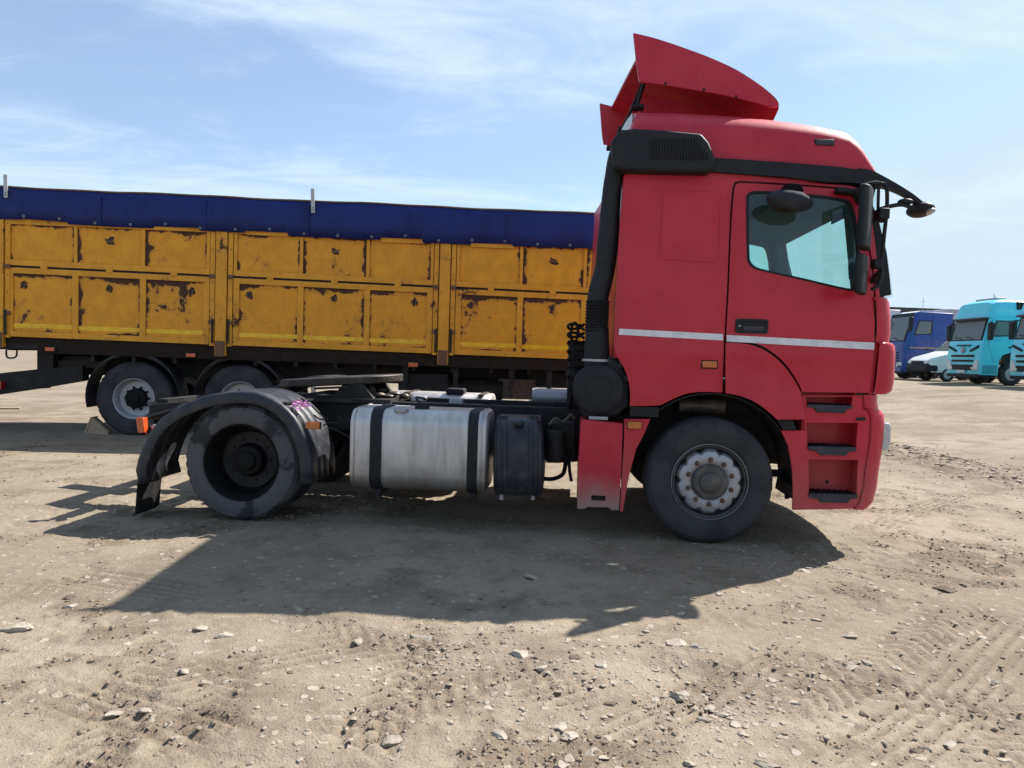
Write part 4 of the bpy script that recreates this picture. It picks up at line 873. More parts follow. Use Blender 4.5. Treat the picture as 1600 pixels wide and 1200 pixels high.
# wheel arch liner, dark underside
al = MB()
for a0, a1, r_ in ((-12, 192, .66),):
    al.grid([[(r_ * math.cos(R(a)), v, .52 + r_ * math.sin(R(a))) for v in (.03, .5)] for a in np.linspace(a0, a1, 28)], th=(0, 0, .012))
al.build('arch_liner', BLACK, truck)
MB().box(-.72, 1.05, .5, CW - .5, 1.02, 1.25).build('engine_bay', CHASSIS, truck)
MB().box(-.6, 1.0, .75, 1.7, .55, 1.05).build('engine', CHASSIS, truck, bevel=.05)
MB().lathe([(0, 0), (0, .05), (.02, .06), (.36, .06), (.38, .05), (.38, 0)], (T(1060, 627, .35)[0], .35, T(1060, 627, .35)[1] - .03), 20, 'x').build('air_cylinder', GREASE, truck)
MB().bar((T(1205, 735, .4)[0], .4, T(1205, 735, .4)[1] - .02), (T(1240, 737, .4)[0], .4, T(1240, 737, .4)[1] - .02), .03, .06).build('stay_bar', BLACK, truck)
MB().tube([(T(1222, 744, .35)[0], .35, T(1222, 744, .35)[1]), (T(1228, 765, .35)[0], .35, T(1228, 765, .35)[1]), (T(1230, 779, .35)[0], .35, T(1230, 779, .35)[1])], .02, 8, 3).build('rubber_flap', RUBBER, truck)
MB().box(T(985, 636)[0], T(1030, 636)[0], .02, .3, T(1000, 651)[1], T(1000, 636)[1]).build('sill_filler', BLACK, truck)
MB().prism(tp([(1216, 657), (1240, 657), (1246, 672), (1225, 672)]), .02, .3).build('sill_filler', BLACK, truck)
# wheels
RW = 0.50; UX = T(375, 722)[0]
front_wheel(truck, 0.0, 0.0, RW - .006, RW, 1); front_wheel(truck, 0.0, CW, RW - .006, RW, -1)
drive_wheel(truck, UX, 0.0, .485, .49, .29, 1, rim_m=DARKHUB, hub_m=DARKHUB); drive_wheel(truck, UX, CW, .485, .49, .29, -1, rim_m=DARKHUB, hub_m=DARKHUB)
MB().lathe([(.4, .08), (.9, .1), (1.0, .22), (1.45, .22), (1.55, .1), (2.05, .08)], (UX, 0, .5), 24).build('rear_axle', CHASSIS, truck)
MB().lathe([(.4, .06), (2.05, .06)], (0, 0, .46), 16).build('front_axle', CHASSIS, truck)
# chassis rails that ramp down at the tail
wr = T(760, 633, .80)[1]; uT = T(232, 650, .80)[0]; uR0 = T(400, 625, .8)[0]
for v in (.80, CW - .88):
    MB().prism([(.9, wr), (uR0, wr), (uT, wr - .11), (uT, wr - .25), (uR0, wr - .28), (.9, wr - .28)], v, v + .08).build('chassis_rail', CHASSIS, truck, bevel=.008)
for u in (uT + .04, UX - .35, UX + .55, -2.3, -1.4): MB().box(u, u + .1, .88, CW - .88, wr - .24, wr - .06).build('cross_member', CHASSIS, truck)
MB().box(-2.75, -.7, .90, CW - .90, wr - .07, wr - .045).build('sun_block_plate', CHASSIS, truck)  # unseen plate, added to close off sun between the rails
MB().box(-1.6, -.55, .95, 1.5, .52, wr - .1).build('sun_block_gearbox', CHASSIS, truck, bevel=.05)  # unseen; added as an occluder to shade the ground below
MB().lathe([(0, .07), (1.9, .07)], (UX + .3, CW / 2, .62), 16, 'x').build('sun_block_shaft', CHASSIS, truck)  # unseen shaft, put in to block sun under the frame
for k_ in range(3): MB().lathe([(0, .0), (0, .1), (.02, .13), (.68, .13), (.7, .1), (.7, 0)], (-2.95 + .72 * k_, 1.0 + .0 * k_, .60), 18, 'x').build('air_tank', CHASSIS, truck)  # unseen tanks, added to keep sun off the ground underneath
MB().box(-1.55, -.75, 1.8, 2.40, .40, .95).build('sun_block_box', CHASSIS, truck, bevel=.02)  # unseen far side box, added to block sun from beyond the frame
# tail beam, lamps and ramp plates
MB().box(uT - .02, uT + .05, .80, CW - .30, wr - .34, wr - .20).build('tail_beam', GREYPL, truck)
(ax0, az1), (ax1, az0) = T(214, 652, .25), T(227, 676, .25)
tl = MB().prism([(ax0, az1), (ax1 - .01, az1 - .0), (ax1, az0), (ax0 + .02, az0)], .23, .30).build('tail_marker', ORANGE, truck, bevel=.005)
uT2 = T(229, 665, .30)[0]
for v, uu in ((.30, uT2), (CW - .75, uT)):
    tb = MB().box(uu, uu + .07, v, v + .40, wr - .36, wr - .25).build('tail_lamp', BLACK, truck, bevel=.01)
    MB().box(uu - .02, uu, v + .02, v + .38, wr - .345, wr - .265).build('lens', REDLENS, tb)
MB().tube([(uT2 + .06, .32, wr - .27), (uT2 + .12, .27, wr - .26)], .03, 12).build('tail_pipe', STEEL, truck)
for v, p, q in ((.72, (231, 650), (287, 634)), (CW - 1.0, (238, 628), (362, 611))):
    a = T(p[0], p[1], v + .1); b = T(q[0], q[1], v + .1)
    MB().bar((a[0], v + .12, a[1] - .01), (b[0], v + .12, b[1] - .01), .24, .02).build('ramp_plate', GREYPL, truck)
# mudguards over the drive wheels
GA = [(217, 757), (212, 735), (216, 717), (222, 700), (231, 681), (242, 665), (254, 652), (267, 643), (280, 635), (292, 630), (310, 622), (330, 617), (352, 613), (375, 612), (395, 613), (412, 617), (427, 624), (440, 632), (451, 642), (460, 652), (468, 665), (475, 680), (480, 695), (485, 712), (487, 735), (487, 756)]
gpts = [Vector((p[0], 0, p[1])) for p in tp(GA, -.02)]
def guard(y0, sgn, up=0.0):
    rows = []; cen = Vector((UX, 0, .46))
    for i, p in enumerate(gpts):
        d = (gpts[min(i + 1, len(gpts) - 1)] - gpts[max(i - 1, 0)]).normalized(); nrm = Vector((-d.z, 0, d.x))
        if nrm.dot(p - cen) < 0: nrm = -nrm
        row = []
        prof = [(.005, -.095), (.0, -.085), (.0, -.02), (.012, -.004), (.03, .0)]
        for r0 in (.16, .30, .44): prof += [(r0 - .012, .0), (r0 - .006, -.007), (r0 + .006, -.007), (r0 + .012, 0)]
        prof += [(.60, .0), (.62, -.03)]
        for v, h in prof:
            q = p + nrm * h; row.append((q.x, y0 + sgn * v, q.z + up))
        rows.append(row)
    return MB().grid(rows)
for y0, sgn in ((-.03, 1), (CW + .03, -1)):
    g = guard(y0, sgn, 0 if sgn > 0 else .075).build('mudguard', GUARD, truck, ang=50); so = g.modifiers.new('solid', 'SOLIDIFY'); so.thickness = .008; so.offset = 0
    a, b = T(217, 752), T(207, 806)
    fl_ = [[(u, y0 + sgn * v, w) for v in (.01, .12, .24, .36)] for u, w in (a, ((a[0] * .6 + b[0] * .4) + .01, lerp(a[1], b[1], .45)), (b[0] + .035, b[1] + .03), b)]
    fp = MB().grid(fl_, th=(.008, 0, 0)).build('mudflap', RUBBER, truck)
    for i in (8, 17): 
        p = gpts[i]; MB().bar((p.x, y0 + sgn * .05, p.z + .008), (p.x + .03, y0 + sgn * .60, p.z + .008), .05, .014).build('guard_clamp', CHASSIS, truck)
gm = lamp('side_marker', (479, 658.5), (501.5, 670.5), AMBER, truck, -.02, .035, rim=.002)
# pink scrap of cloth caught on the guard
pk = MB(); pr = random.Random(4)
for i in range(13):
    px, py = 458 + pr.random() * 25, 633 + pr.random() * 12; a = T(px, py, .12); q = Vector((a[0], .10 + pr.uniform(-.03, .03), a[1] + .035)); d = Vector((pr.uniform(-1, 1), pr.uniform(-1, 1), pr.uniform(-.3, .8))).normalized() * .03
    e2 = Vector((pr.uniform(-1, 1), pr.uniform(-1, 1), pr.uniform(-.3, .6))).normalized() * .022
    pk.add([q - d - e2, q + d - e2 * .6, q + d * .8 + e2, q - d * .7 + e2], [(0, 1, 2, 3)])
pk.build('cloth_scrap', PINK, truck, smooth=False, weld=False)
for pts in ([(448, 630), (452, 634), (462, 638), (470, 650)], [(470, 622), (485, 632), (498, 645), (508, 652)], [(505, 665), (515, 660), (526, 662), (530, 655), (528, 650)], [(512, 668), (525, 672), (540, 680), (548, 684)], [(490, 648), (500, 655), (512, 655)]):
    MB().tube(ar(pts, .15), .007, 6, 4).build('cable', BLACK, truck)
# fuel tank
(tx0, tz1), (tx1, tz0) = T(544, 637, .1), T(759, 769, .02)
def tank(name, x0, x1, y0, y1, z0, z1, r, mat, er=.03):
    m = MB(); rows = []
    for x, ins in ((x0, er), (x0 + er * .3, er * .3), (x0 + er, 0), (x1 - er, 0), (x1 - er * .3, er * .3), (x1, er)):
        rows.append([(x, p[0], p[1]) for p in rrect(y0 + ins, y1 - ins, z0 + ins, z1 - ins, r - ins * .5, 7)])
    for r_ in rows: r_.append(r_[0])
    m.grid(rows); m.add(rows[0][:-1], [tuple(range(len(rows[0]) - 1))]); m.add(rows[-1][:-1], [tuple(range(len(rows[0]) - 1))])
    return m.build(name, mat, truck, ang=40)
zt1 = T(650, 640, .12)[1]; zt0 = T(650, 769, .02)[1]
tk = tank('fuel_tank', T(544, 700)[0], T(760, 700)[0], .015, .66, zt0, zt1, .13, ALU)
for xa, xb in ((577, 595), (730, 746)):
    sx0, sx1 = T(xa, 700)[0], T(xb, 700)[0]; o_ = rrect(.008, .668, zt0 - .008, zt1 + .008, .137, 7); i_ = rrect(.017, .658, zt0 + .002, zt1 - .002, .128, 7)
    m = MB(); n_ = len(o_); m.add([(sx0, *p) for p in o_] + [(sx1, *p) for p in o_] + [(sx0, *p) for p in i_] + [(sx1, *p) for p in i_],
        [(j, (j + 1) % n_, n_ + (j + 1) % n_, n_ + j) for j in range(n_)] + [(j, (j + 1) % n_, 2 * n_ + (j + 1) % n_, 2 * n_ + j) for j in range(n_)] + [(n_ + j, n_ + (j + 1) % n_, 3 * n_ + (j + 1) % n_, 3 * n_ + j) for j in range(n_)])
    m.build('strap', BLACK, tk)
    MB().prism([(sx0 + .01, zt0), (sx1 - .01, zt0), ((sx0 + sx1) / 2 + .01, zt0 - .07), ((sx0 + sx1) / 2 - .01, zt0 - .07)], .1, .6).build('tank_bracket', BLACK, tk)
for xx in (551.5, 752): 
    u = T(xx, 700)[0]; o_ = rrect(.0125, .6625, zt0 - .0025, zt1 + .0025, .132, 7); MB().tube([(u, *p) for p in o_] + [(u, *o_[0])], .005, 6).build('weld_seam', ALU, tk)
fc = T(625, 651, .06); cp = MB().lathe([(-.05, .05), (.02, .05), (.025, .058), (.05, .058), (.058, .045), (.058, 0)], (fc[0], .10, zt1 - .045), 28, 'z').build('filler_cap', STEEL, tk)
MB().box(T(648, 640, .2)[0], T(668, 640, .2)[0], .2, .3, zt1 - .01, zt1 + .05).build('sender_unit', BLACK, tk, bevel=.01)
MB().tube([(T(655, 640, .25)[0], .25, zt1 + .05), (T(650, 630, .3)[0], .32, zt1 + .09), (T(668, 632, .5)[0], .55, zt1 + .05)], .01, 6, 5).build('fuel_line', BLACK, tk)
# black plastic tank with ribs and tapered shoulders
pt = MB()
def sec(px0, px1, py, v0): (u0, w), (u1, _) = T(px0, py, v0), T(px1, py, v0); return u0, u1, w
rows = []
bx = [(776, 843, 653, .16), (773, 846, 660, .08), (771, 848, 680, .03), (770, 849, 710, .012), (769.5, 849.5, 740, .015), (770, 848, 764, .03), (773, 845, 772, .07)]
for px0, px1, py, v0 in bx:
    u0, u1, w = sec(px0, px1, py, v0); rr_ = rrect(u0, u1, v0, .6, .05, 4); rows.append([(p[0], p[1], w) for p in rr_] + [(rr_[0][0], rr_[0][1], w)])
pt.grid(rows); pt.add(rows[0][:-1], [tuple(range(len(rows[0]) - 1))]); pt.add(rows[-1][:-1], [tuple(range(len(rows[0]) - 1))])
pt = pt.build('plastic_tank', GUARD, truck, ang=45)
for xa, xb in ((776, 793), (826, 841)):
    rws = []
    for px0, px1, py, v0 in [(0, 0, 649, .16)] + bx:
        u0, w = T(xa, py, v0); u1, _ = T(xb, py, v0); rws.append([(u0, v0 + .002, w), (u0 + .008, v0 - .014, w), (lerp(u0, u1, .35), v0 - .014, w), (lerp(u0, u1, .4), v0 - .006, w), (lerp(u0, u1, .6), v0 - .006, w), (lerp(u0, u1, .65), v0 - .014, w), (u1 - .008, v0 - .014, w), (u1, v0 + .002, w)])
    MB().grid(rws).build('rib', GUARD, pt, ang=50)
    b_ = T((xa + xb) / 2 - 1, 775, .1); MB().lathe([(-.03, .018), (.03, .018), (.03, .01), (.05, .01)], (b_[0], .1, b_[1]), 10, 'z').build('drain_bolt', STEEL, pt)
c_ = T(810, 662, .05); MB().ball((c_[0], .06, c_[1]), (.045, .04, .03)).build('filler_cap', GUARD, pt)
# small gear between the tanks and the cab, and along the frame
MB().lathe([(0, .0), (0, .07), (.02, .08), (.24, .08), (.26, .07), (.26, 0)], (T(868, 700, .3)[0], .32, T(868, 722, .3)[1]), 20, 'z').build('air_dryer', CHASSIS, truck)
MB().box(T(862, 690, .4)[0], T(900, 690, .4)[0], .4, .6, T(880, 720, .4)[1], T(880, 660, .4)[1]).build('valve_block', CHASSIS, truck, bevel=.02)
MB().tube(ar([(858, 664), (868, 654), (880, 659), (893, 648), (898, 655)], .3), .012, 8, 4).build('air_hose', GREASE, truck)
MB().tube(ar([(848, 748), (865, 748), (880, 740), (884, 720)], .35), .018, 8, 4).build('air_hose', RUBBER, truck)
MB().tube(ar([(888, 700), (890, 735), (893, 752)], .35), .014, 8, 4).build('air_hose', RUBBER, truck)
for i in range(7):
    yy = 515 + i * 13; v = .75 + .05 * (i % 3)
    MB().tube([(T(905, yy, v)[0] + .07 * math.cos(a) - .03, v + .12 * math.sin(a), T(905, yy, v)[1] + .012 * math.sin(2 * a) + .008 * a) for a in np.linspace(0, 6.1, 18)], .013, 7).build('air_hose', RUBBER, truck)
MB().tube([(T(905, 507, .7)[0] - .04 + .02 * math.cos(a) * 1.5, .7, T(905, 520, .7)[1] + .09 * math.sin(a)) for a in np.linspace(0, 6.28, 16)], .012, 7).build('air_hose', RUBBER, truck)
MB().box(T(888, 560, .9)[0], T(915, 560, .9)[0], .8, 1.7, wr, T(900, 535, .9)[1]).build('coupling_rack', CHASSIS, truck, bevel=.01)
MB().tube([(T(905, 600, .5)[0], .5, 1.15), (T(896, 585, .6)[0], .6, 1.3), (T(893, 610, .7)[0], .7, 1.1), (T(890, 640, .8)[0], .8, wr)], .016, 8, 5).build('air_hose', RUBBER, truck)
MB().box(T(640, 622, .9)[0], T(663, 622, .9)[0], .95, 1.05, wr, wr + .05).build('valve_block', STEEL, truck, bevel=.008)
MB().box(T(700, 622, .9)[0], T(722, 622, .9)[0], .95, 1.05, wr - .02, wr + .04).build('valve_block', STEEL, truck, bevel=.008)
MB().tube([(T(x, y, .9)[0], .9, T(x, y, .9)[1]) for x, y in ((560, 628), (640, 632), (760, 637), (890, 643))], .012, 6, 3).build('air_pipe', BLACK, truck)
# fifth wheel coupling
u0, wp = T(449, 603, .75); u1, wp1 = T(605, 584, .75); wp1 = T(600, 588, .75)[1]
wpl = wp1 - .02
poly = []
cu = lerp(u0, u1, .56); RR = .46
for a in range(-60, 61, 12): poly.append((cu + RR * math.cos(R(a)) * .95, CW / 2 + RR * math.sin(R(a))))
for (du, dv) in ((-.10, .47), (-.50, .50), (-.62, .40), (-.62, .26), (-.15, .05)): poly.append((cu + du, CW / 2 + dv))
for (du, dv) in ((-.15, -.05), (-.62, -.26), (-.62, -.40), (-.50, -.50), (-.10, -.47)): poly.append((cu + du, CW / 2 + dv))
FWM = mat_plain('greased_plate', (0.028, 0.021, 0.016), 0.55, metal=0.1, dust=0.18, scale=9)
fw = MB().prism(poly, wpl - .075, wpl, 'z').build('fifth_wheel', FWM, truck, bevel=.012)
for vtx in fw.data.vertices: vtx.co.z += (vtx.co.x - cu) * 0.075
for v in (CW / 2 - .42, CW / 2 + .34): MB().prism([(cu - .15, wr - .02), (cu + .3, wr - .02), (cu + .16, wpl - .045), (cu, wpl - .045)], v, v + .08).build('pedestal', CHASSIS, fw)
MB().box(cu - .35, cu + .45, CW / 2 - .5, CW / 2 + .5, wr - .02, wr + .02).build('mount_plate', CHASSIS, fw)
pr = random.Random(9)
for i in range(9):
    u = cu + .18 + pr.random() * .35; v = .9 + pr.random() * .25; MB().ball((u, v, wr + .03 + pr.random() * .08), (.03 + pr.random() * .05, .05, .02 + pr.random() * .025), 9, 6).build('grease_lump', GREASE, fw)
MB().bar((cu + .05, .78, wpl - .09), (cu - .25, .70, wpl - .11), .02, .02).build('release_handle', CHASSIS, fw)
# far side tank and gear, sunlit
fz = T(700, 613, 2.2)[1]
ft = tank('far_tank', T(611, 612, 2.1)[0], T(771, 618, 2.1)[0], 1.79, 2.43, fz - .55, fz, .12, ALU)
for xa in (640, 752): u = T(xa, 614, 2.1)[0]; MB().box(u, u + .06, 1.80, 2.42, fz + .0, fz + .008).build('strap', GREASE, ft)
MB().box(T(700, 610, 2.)[0], T(728, 610, 2.)[0], 1.85, 2.05, fz, fz + .06).build('sender_unit', BLACK, ft, bevel=.015)
MB().lathe([(0, .09), (.45, .09)], (T(832, 615, 2.0)[0], 2.0, T(832, 615, 2.)[1] - .03), 20, 'x').build('silencer', STEEL, truck)

# ------------------------------------------------------------------ the yellow trailer
trailer = empty('cargo_trailer', Q.o, Q.yaw)
tag(trailer, 'long yellow drop side trailer with chipped rusty panels under a blue tarpaulin', 'trailer')
X = lambda px, py=420: Q(px, py)[0]
ztop = lambda x: 3.73
ztarp = lambda x: 3.235 - .012 * (x + 2)
zsp = lambda x: 2.545 - .0105 * (x + 1.8)
zbot = lambda x: 1.485 - .0095 * (x + 1.8)
posts = [X(-1, 420), X(347, 430), X(695, 440)]
bayw = posts[2] - posts[1]
posts = [posts[0] - bayw] + posts + [posts[2] + bayw, posts[2] + 1.35 * bayw]
TW = 2.5
pw = .10
TRX0, TRX1 = posts[0], posts[-1]
def leaf(x0, x1, lower, cols):
    """a hinged drop side: a frame of rails and stiles with its sheets set back"""
    m = MB(); zt = (lambda x: zsp(x) - .012) if lower else (lambda x: 3.27); zb = (lambda x: zbot(x)) if lower else (lambda x: zsp(x) + .022)
    rail = .085
    for f0, f1 in (((lambda x: zt(x) - rail), zt), (zb, (lambda x: zb(x) + rail))):
        m.add([(x0, -.025, f0(x0)), (x1, -.025, f0(x1)), (x1, -.025, f1(x1)), (x0, -.025, f1(x0)), (x0, .03, f0(x0)), (x1, .03, f0(x1)), (x1, .03, f1(x1)), (x0, .03, f1(x0))], [(0, 1, 2, 3), (4, 7, 6, 5), (0, 4, 5, 1), (3, 2, 6, 7), (0, 3, 7, 4), (1, 5, 6, 2)])
    n = len(cols) - 1
    for i, c in enumerate(cols):
        w_ = .09 if lower else .05
        a, b = (c, c + w_) if i == 0 else ((c - w_, c) if i == n else (c - w_ / 2, c + w_ / 2))
        m.add([(a, -.021, zb(a) + rail), (b, -.021, zb(b) + rail), (b, -.021, zt(b) - rail), (a, -.021, zt(a) - rail), (a, .03, zb(a) + rail), (b, .03, zb(b) + rail), (b, .03, zt(b) - rail), (a, .03, zt(a) - rail)], [(0, 1, 2, 3), (4, 7, 6, 5), (0, 4, 5, 1), (3, 2, 6, 7), (0, 3, 7, 4), (1, 5, 6, 2)])
    fr = m.build('drop_side', YEL_FRAME, trailer, weld=False)
    for i in range(n):
        a, b = cols[i] + .02, cols[i + 1] - .02
        p = MB().add([(a, .0, zb(a) + .04), (b, .0, zb(b) + .04), (b, .0, zt(b) - .04), (a, .0, zt(a) - .04), (a, .02, zb(a) + .04), (b, .02, zb(b) + .04), (b, .02, zt(b) - .04), (a, .02, zt(a) - .04)], [(0, 1, 2, 3), (4, 7, 6, 5), (0, 4, 5, 1), (3, 2, 6, 7), (0, 3, 7, 4), (1, 5, 6, 2)]).build('panel', YEL_LOW if lower else YEL, fr)
        if lower:
            aa, bb = cols[i] + .05, cols[i + 1] - .05; z0 = zb(a) + rail + .05
            MB().box(aa, bb, -.004, -.001, z0, z0 + .065).build('tape_strip', TAPE, fr)
            # rope hook, with the bare rusty patch round it
            hxx, hzz = lerp(cols[i], cols[i + 1], (.24, .5, .72)[i % 3]), lerp(zb(a), zt(a), .76)
            MB().tube([(hxx, -.003, hzz + .05), (hxx - .03, -.02, hzz + .02), (hxx - .02, -.03, hzz - .04), (hxx + .02, -.03, hzz - .04), (hxx + .02, -.01, hzz + .03)], .008, 6, 3).build('rope_hook', RUSTY, fr)
            rp = random.Random(int(hxx * 1000) & 0xffff); poly = []
            for j in range(15):
                ang_ = 2 * math.pi * j / 15; q = .075 * rp.uniform(.45, 1.15); poly.append((hxx + q * math.cos(ang_) * .85, hzz + q * math.sin(ang_)))
            panel('bare_patch', poly, BARE, fr, y0=-.0015, th=.001)
        elif i == 1:
            rp = random.Random(int(cols[i] * 777) & 0xffff); hxx, hzz = lerp(cols[i], cols[i + 1], .5), lerp(zb(a), 3.25, .62); poly = []
            for j in range(15):
                ang_ = 2 * math.pi * j / 15; q = .085 * rp.uniform(.4, 1.2); poly.append((hxx + q * math.cos(ang_), hzz + q * math.sin(ang_) * .8))
            panel('bare_patch', poly, BARE, fr, y0=-.0015, th=.001)
            MB().box(hxx - .05, hxx + .05, -.02, .0, hzz - .02, hzz + .012).build('rope_hook', RUSTY, fr)
    return fr
BARE = mat_plain('bare_rust', (0.065, 0.032, 0.022), 0.9, dust=0.05, scale=22, bev=0)
for k_ in range(len(posts) - 1):
    x0, x1 = posts[k_] + pw + .08, posts[k_ + 1] - pw - .08
    if k_ == 1: x0 = X(12, 420)
    n = 3 if x1 - x0 > 2 else 1
    cols = [lerp(x0, x1, i / n) for i in range(n + 1)]
    leaf(x0, x1, False, cols); leaf(x0, x1, True, cols)
    for q in (.18, .5, .82):                                  # hinges between the leaves
        xx = lerp(x0, x1, q); MB().box(xx - .05, xx + .05, -.034, .01, zsp(xx) - .03, zsp(xx) + .035).build('hinge', YEL_FRAME, trailer, bevel=.008)
    MB().add([(x0, .005, zsp(x0) - .03), (x1, .005, zsp(x1) - .03), (x1, .005, zsp(x1) + .04), (x0, .005, zsp(x0) + .04)], [(0, 1, 2, 3)]).build('gap_strip', CHASSIS, trailer)
for i, x in enumerate(posts):
    zb = zbot(x) - .17
    p = MB().box(x - .085, x + .085, -.05, .06, zb, 3.28); p = p.build('post', YEL_FRAME, trailer, bevel=.006)
    for sx in (-1, 1):
        MB().box(x + sx * .135 - .035, x + sx * .135 + .035, -.03, .05, zbot(x) - .02, 3.25).build('post_flange', YEL_FRAME, p)
        for zz_ in (zsp(x), zbot(x) + .35): MB().box(x + sx * .14 - .045, x + sx * .14 + .045, -.06, -.03, zz_ - .03, zz_ + .03).build('latch', RUSTY, p, bevel=.01)
        for q in np.linspace(1.9, 3.2, 6): MB().ball((x + sx * .135, -.031, q), (.010, .006, .010), 8, 5).build('rivet', RUSTY, p)
        MB().tube([(x + sx * .12, -.055, zbot(x) + .02), (x + sx * .12, -.06, zbot(x) + .40)], .016, 8).build('latch_rod', CHASSIS, p)
    MB().box(x - .075, x + .075, -.055, -.048, zb - .01, zbot(x) + .06).build('post_foot', RUSTY, p)
# far side, ends, floor
MB().box(TRX0, TRX1, TW - .03, TW, 1.4, 3.6).build('far_side', YEL, trailer)
MB().box(TRX0 - .03, TRX0, 0, TW, 1.4, 3.6).build('end_wall', YEL, trailer); MB().box(TRX1, TRX1 + .03, 0, TW, 1.4, 3.6).build('end_wall', YEL, trailer)
MB().box(TRX0, TRX1, .03, TW - .03, 1.30, 1.40).build('floor', CHASSIS, trailer)
# tarpaulin: a sheet over hoops, its hem hanging unevenly
hem_px = [(-400, 322), (0, 343), (37, 344), (38, 342.5), (107, 348), (108, 351), (180, 355), (240, 357), (241, 354), (312, 357), (313, 361), (383, 364), (384, 361.5), (450, 364), (451, 369), (575, 375), (594, 375), (595, 371.5), (660, 374), (661, 380), (735, 383), (736, 380), (800, 382), (801, 385), (928, 389), (1100, 396), (1300, 404)]
hu, hwv = zip(*[Q(x, y, -.03) for x, y in hem_px]); hu = [u + 1e-4 * i for i, u in enumerate(hu)]
rows = []
for x in sorted(list(np.arange(TRX0 - .05, TRX1 + .05, .07)) + [u for u in hu if TRX0 < u < TRX1]):
    wv = .010 * math.sin(x * 5.1) + .012 * math.sin(x * 2.3 + 1) + .006 * math.sin(x * 13); hz = interp(x, hu, hwv) if hu[0] < x < hu[-1] else 3.2
    sag = .012 * math.sin(x * 2.1) + .008 * math.sin(x * 5.7)
    row = [(x, -.062 + wv * .8, hz), (x, -.066 + wv * .8, lerp(hz, 3.73, .35)), (x, -.055 + wv * .5, lerp(hz, 3.73, .7)), (x, -.04, 3.70 + sag * .3), (x, -.02, 3.728 + sag * .5), (x, .05, 3.74 + sag)]
    for q in np.linspace(.1, .9, 7): row.append((x, lerp(.05, TW - .05, q), 3.74 + sag * .5 - .02 * math.sin(math.pi * q) * (1 + math.sin(x * 4))))
    row += [(x, TW + .03, 3.72), (x, TW + .05, 3.2)]
    rows.append(row)
tarp = MB().grid(rows).build('tarpaulin', TARP, trailer, ang=70); so = tarp.modifiers.new('solid', 'SOLIDIFY'); so.thickness = .004
edge_rows = [(x, -.024, 3.738 + .012 * math.sin(x * 2.1) * .5 + .008 * math.sin(x * 5.7) * .5) for x in np.arange(TRX0, TRX1, .2)]
MB().tube(edge_rows, .014, 6).build('tarp_rope', mat_plain('brown_rope', (0.14, 0.09, 0.055), .8), tarp)
for x in np.arange(TRX0 + .3, TRX1, 1.55):
    z_ = interp(x, hu, hwv) if hu[0] < x < hu[-1] else 3.2
    MB().box(x - .012, x + .012, -.080, -.066, z_ + .02, 3.66).build('seam', TARP, tarp)
for x in np.arange(TRX0 + .2, TRX1, .52):
    z_ = interp(x, hu, hwv) if hu[0] < x < hu[-1] else 3.2
    MB().lathe([(-.090, .016), (-.084, .020), (-.070, .016), (-.084, .011)], (x, 0, z_ + .04), 12, closed=True).build('eyelet', GALV, tarp)
for px, y0_, y1_ in ((9, 273, 309), (488.5, 295, 333)):
    a, b = Q(px, y0_, -.06), Q(px + 1, y1_, -.06)
    sp_ = MB().bar((a[0], -.07, a[1]), (b[0], -.07, b[1]), .055, .012, up=(0, 1, 0)).build('tarp_stake', GALV, trailer)
    for q in (.12, .22): MB().lathe([(-.082, 0), (-.080, .010), (-.076, .010)], (lerp(b[0], a[0], q), 0, lerp(b[1], a[1], q)), 10).build('bolt_hole', CHASSIS, sp_)
for px in (270, 420, 630, 770):
    a = Q(px, 300, 0); x0 = X(px - 34, 365); x1 = X(px + 34, 365); z = ztarp(x0)
    MB().box(x0, x1, -.035, -.028, z - .02, z + .05).build('pale_batten', YEL_FRAME, trailer)
# under-frame
XH = X(58, 545)
MB().prism([(TRX0, zbot(TRX0) - .10), (XH, zbot(XH) - .10), (XH, 1.24), (TRX1, 1.20), (TRX1, zbot(TRX1) - .004), (TRX0, zbot(TRX0) - .004)], .01, .10).build('side_beam', mat_plain('rusty_beam', (0.020, 0.013, 0.010), 0.8, dust=0.35, scale=7, dcol=(0.07, 0.035, 0.02), spec=0.2), trailer)
pr = random.Random(2)
for v in (.7, 1.7): MB().box(XH + .05, TRX1, v, v + .12, .90, 1.30).build('chassis_rail', CHASSIS, trailer)
for x in np.arange(TRX0 + .4, TRX1, .62): MB().box(x, x + .06, .1, TW - .1, 1.14 if x > XH else 1.27, 1.30).build('cross_member', CHASSIS, trailer)
for px in (632, 712, 800, 860): x = X(px, 590); MB().prism([(x - .05, 1.25), (x + .05, 1.25), (x + .03, .75), (x - .03, .75)], .12, .2).build('hanger', CHASSIS, trailer)
MB().box(X(620, 600), X(700, 600), .25, .8, .62, 1.1).build('tool_box', CHASSIS, trailer, bevel=.02)
MB().box(X(780, 600), X(842, 600), .5, 1.0, .7, 1.05).build('spare_box', GREASE, trailer, bevel=.02)
MB().lathe([(0, 0), (0, .18), (.9, .18), (.9, 0)], (X(700, 600), .6, .85), 20, 'x').build('air_tank', CHASSIS, trailer)
def tlamp(px0, py0, px1, py1, mat):
    (x0, z1), (x1, z0) = Q(px0, py0, -.01), Q(px1, py1, -.01); c = MB().box(x0, x1, -.02, .02, z0, z1).build('side_marker', BLACK, trailer, bevel=.008)
    MB().box(x0 + .012, x1 - .012, -.032, -.02, z0 + .01, z1 - .01).build('lens', mat, c, bevel=.006)
tlamp(70, 541.5, 87, 550, ORANGE); tlamp(290, 551, 307, 559, ORANGE); tlamp(637, 565.5, 654, 574.5, AMBER)
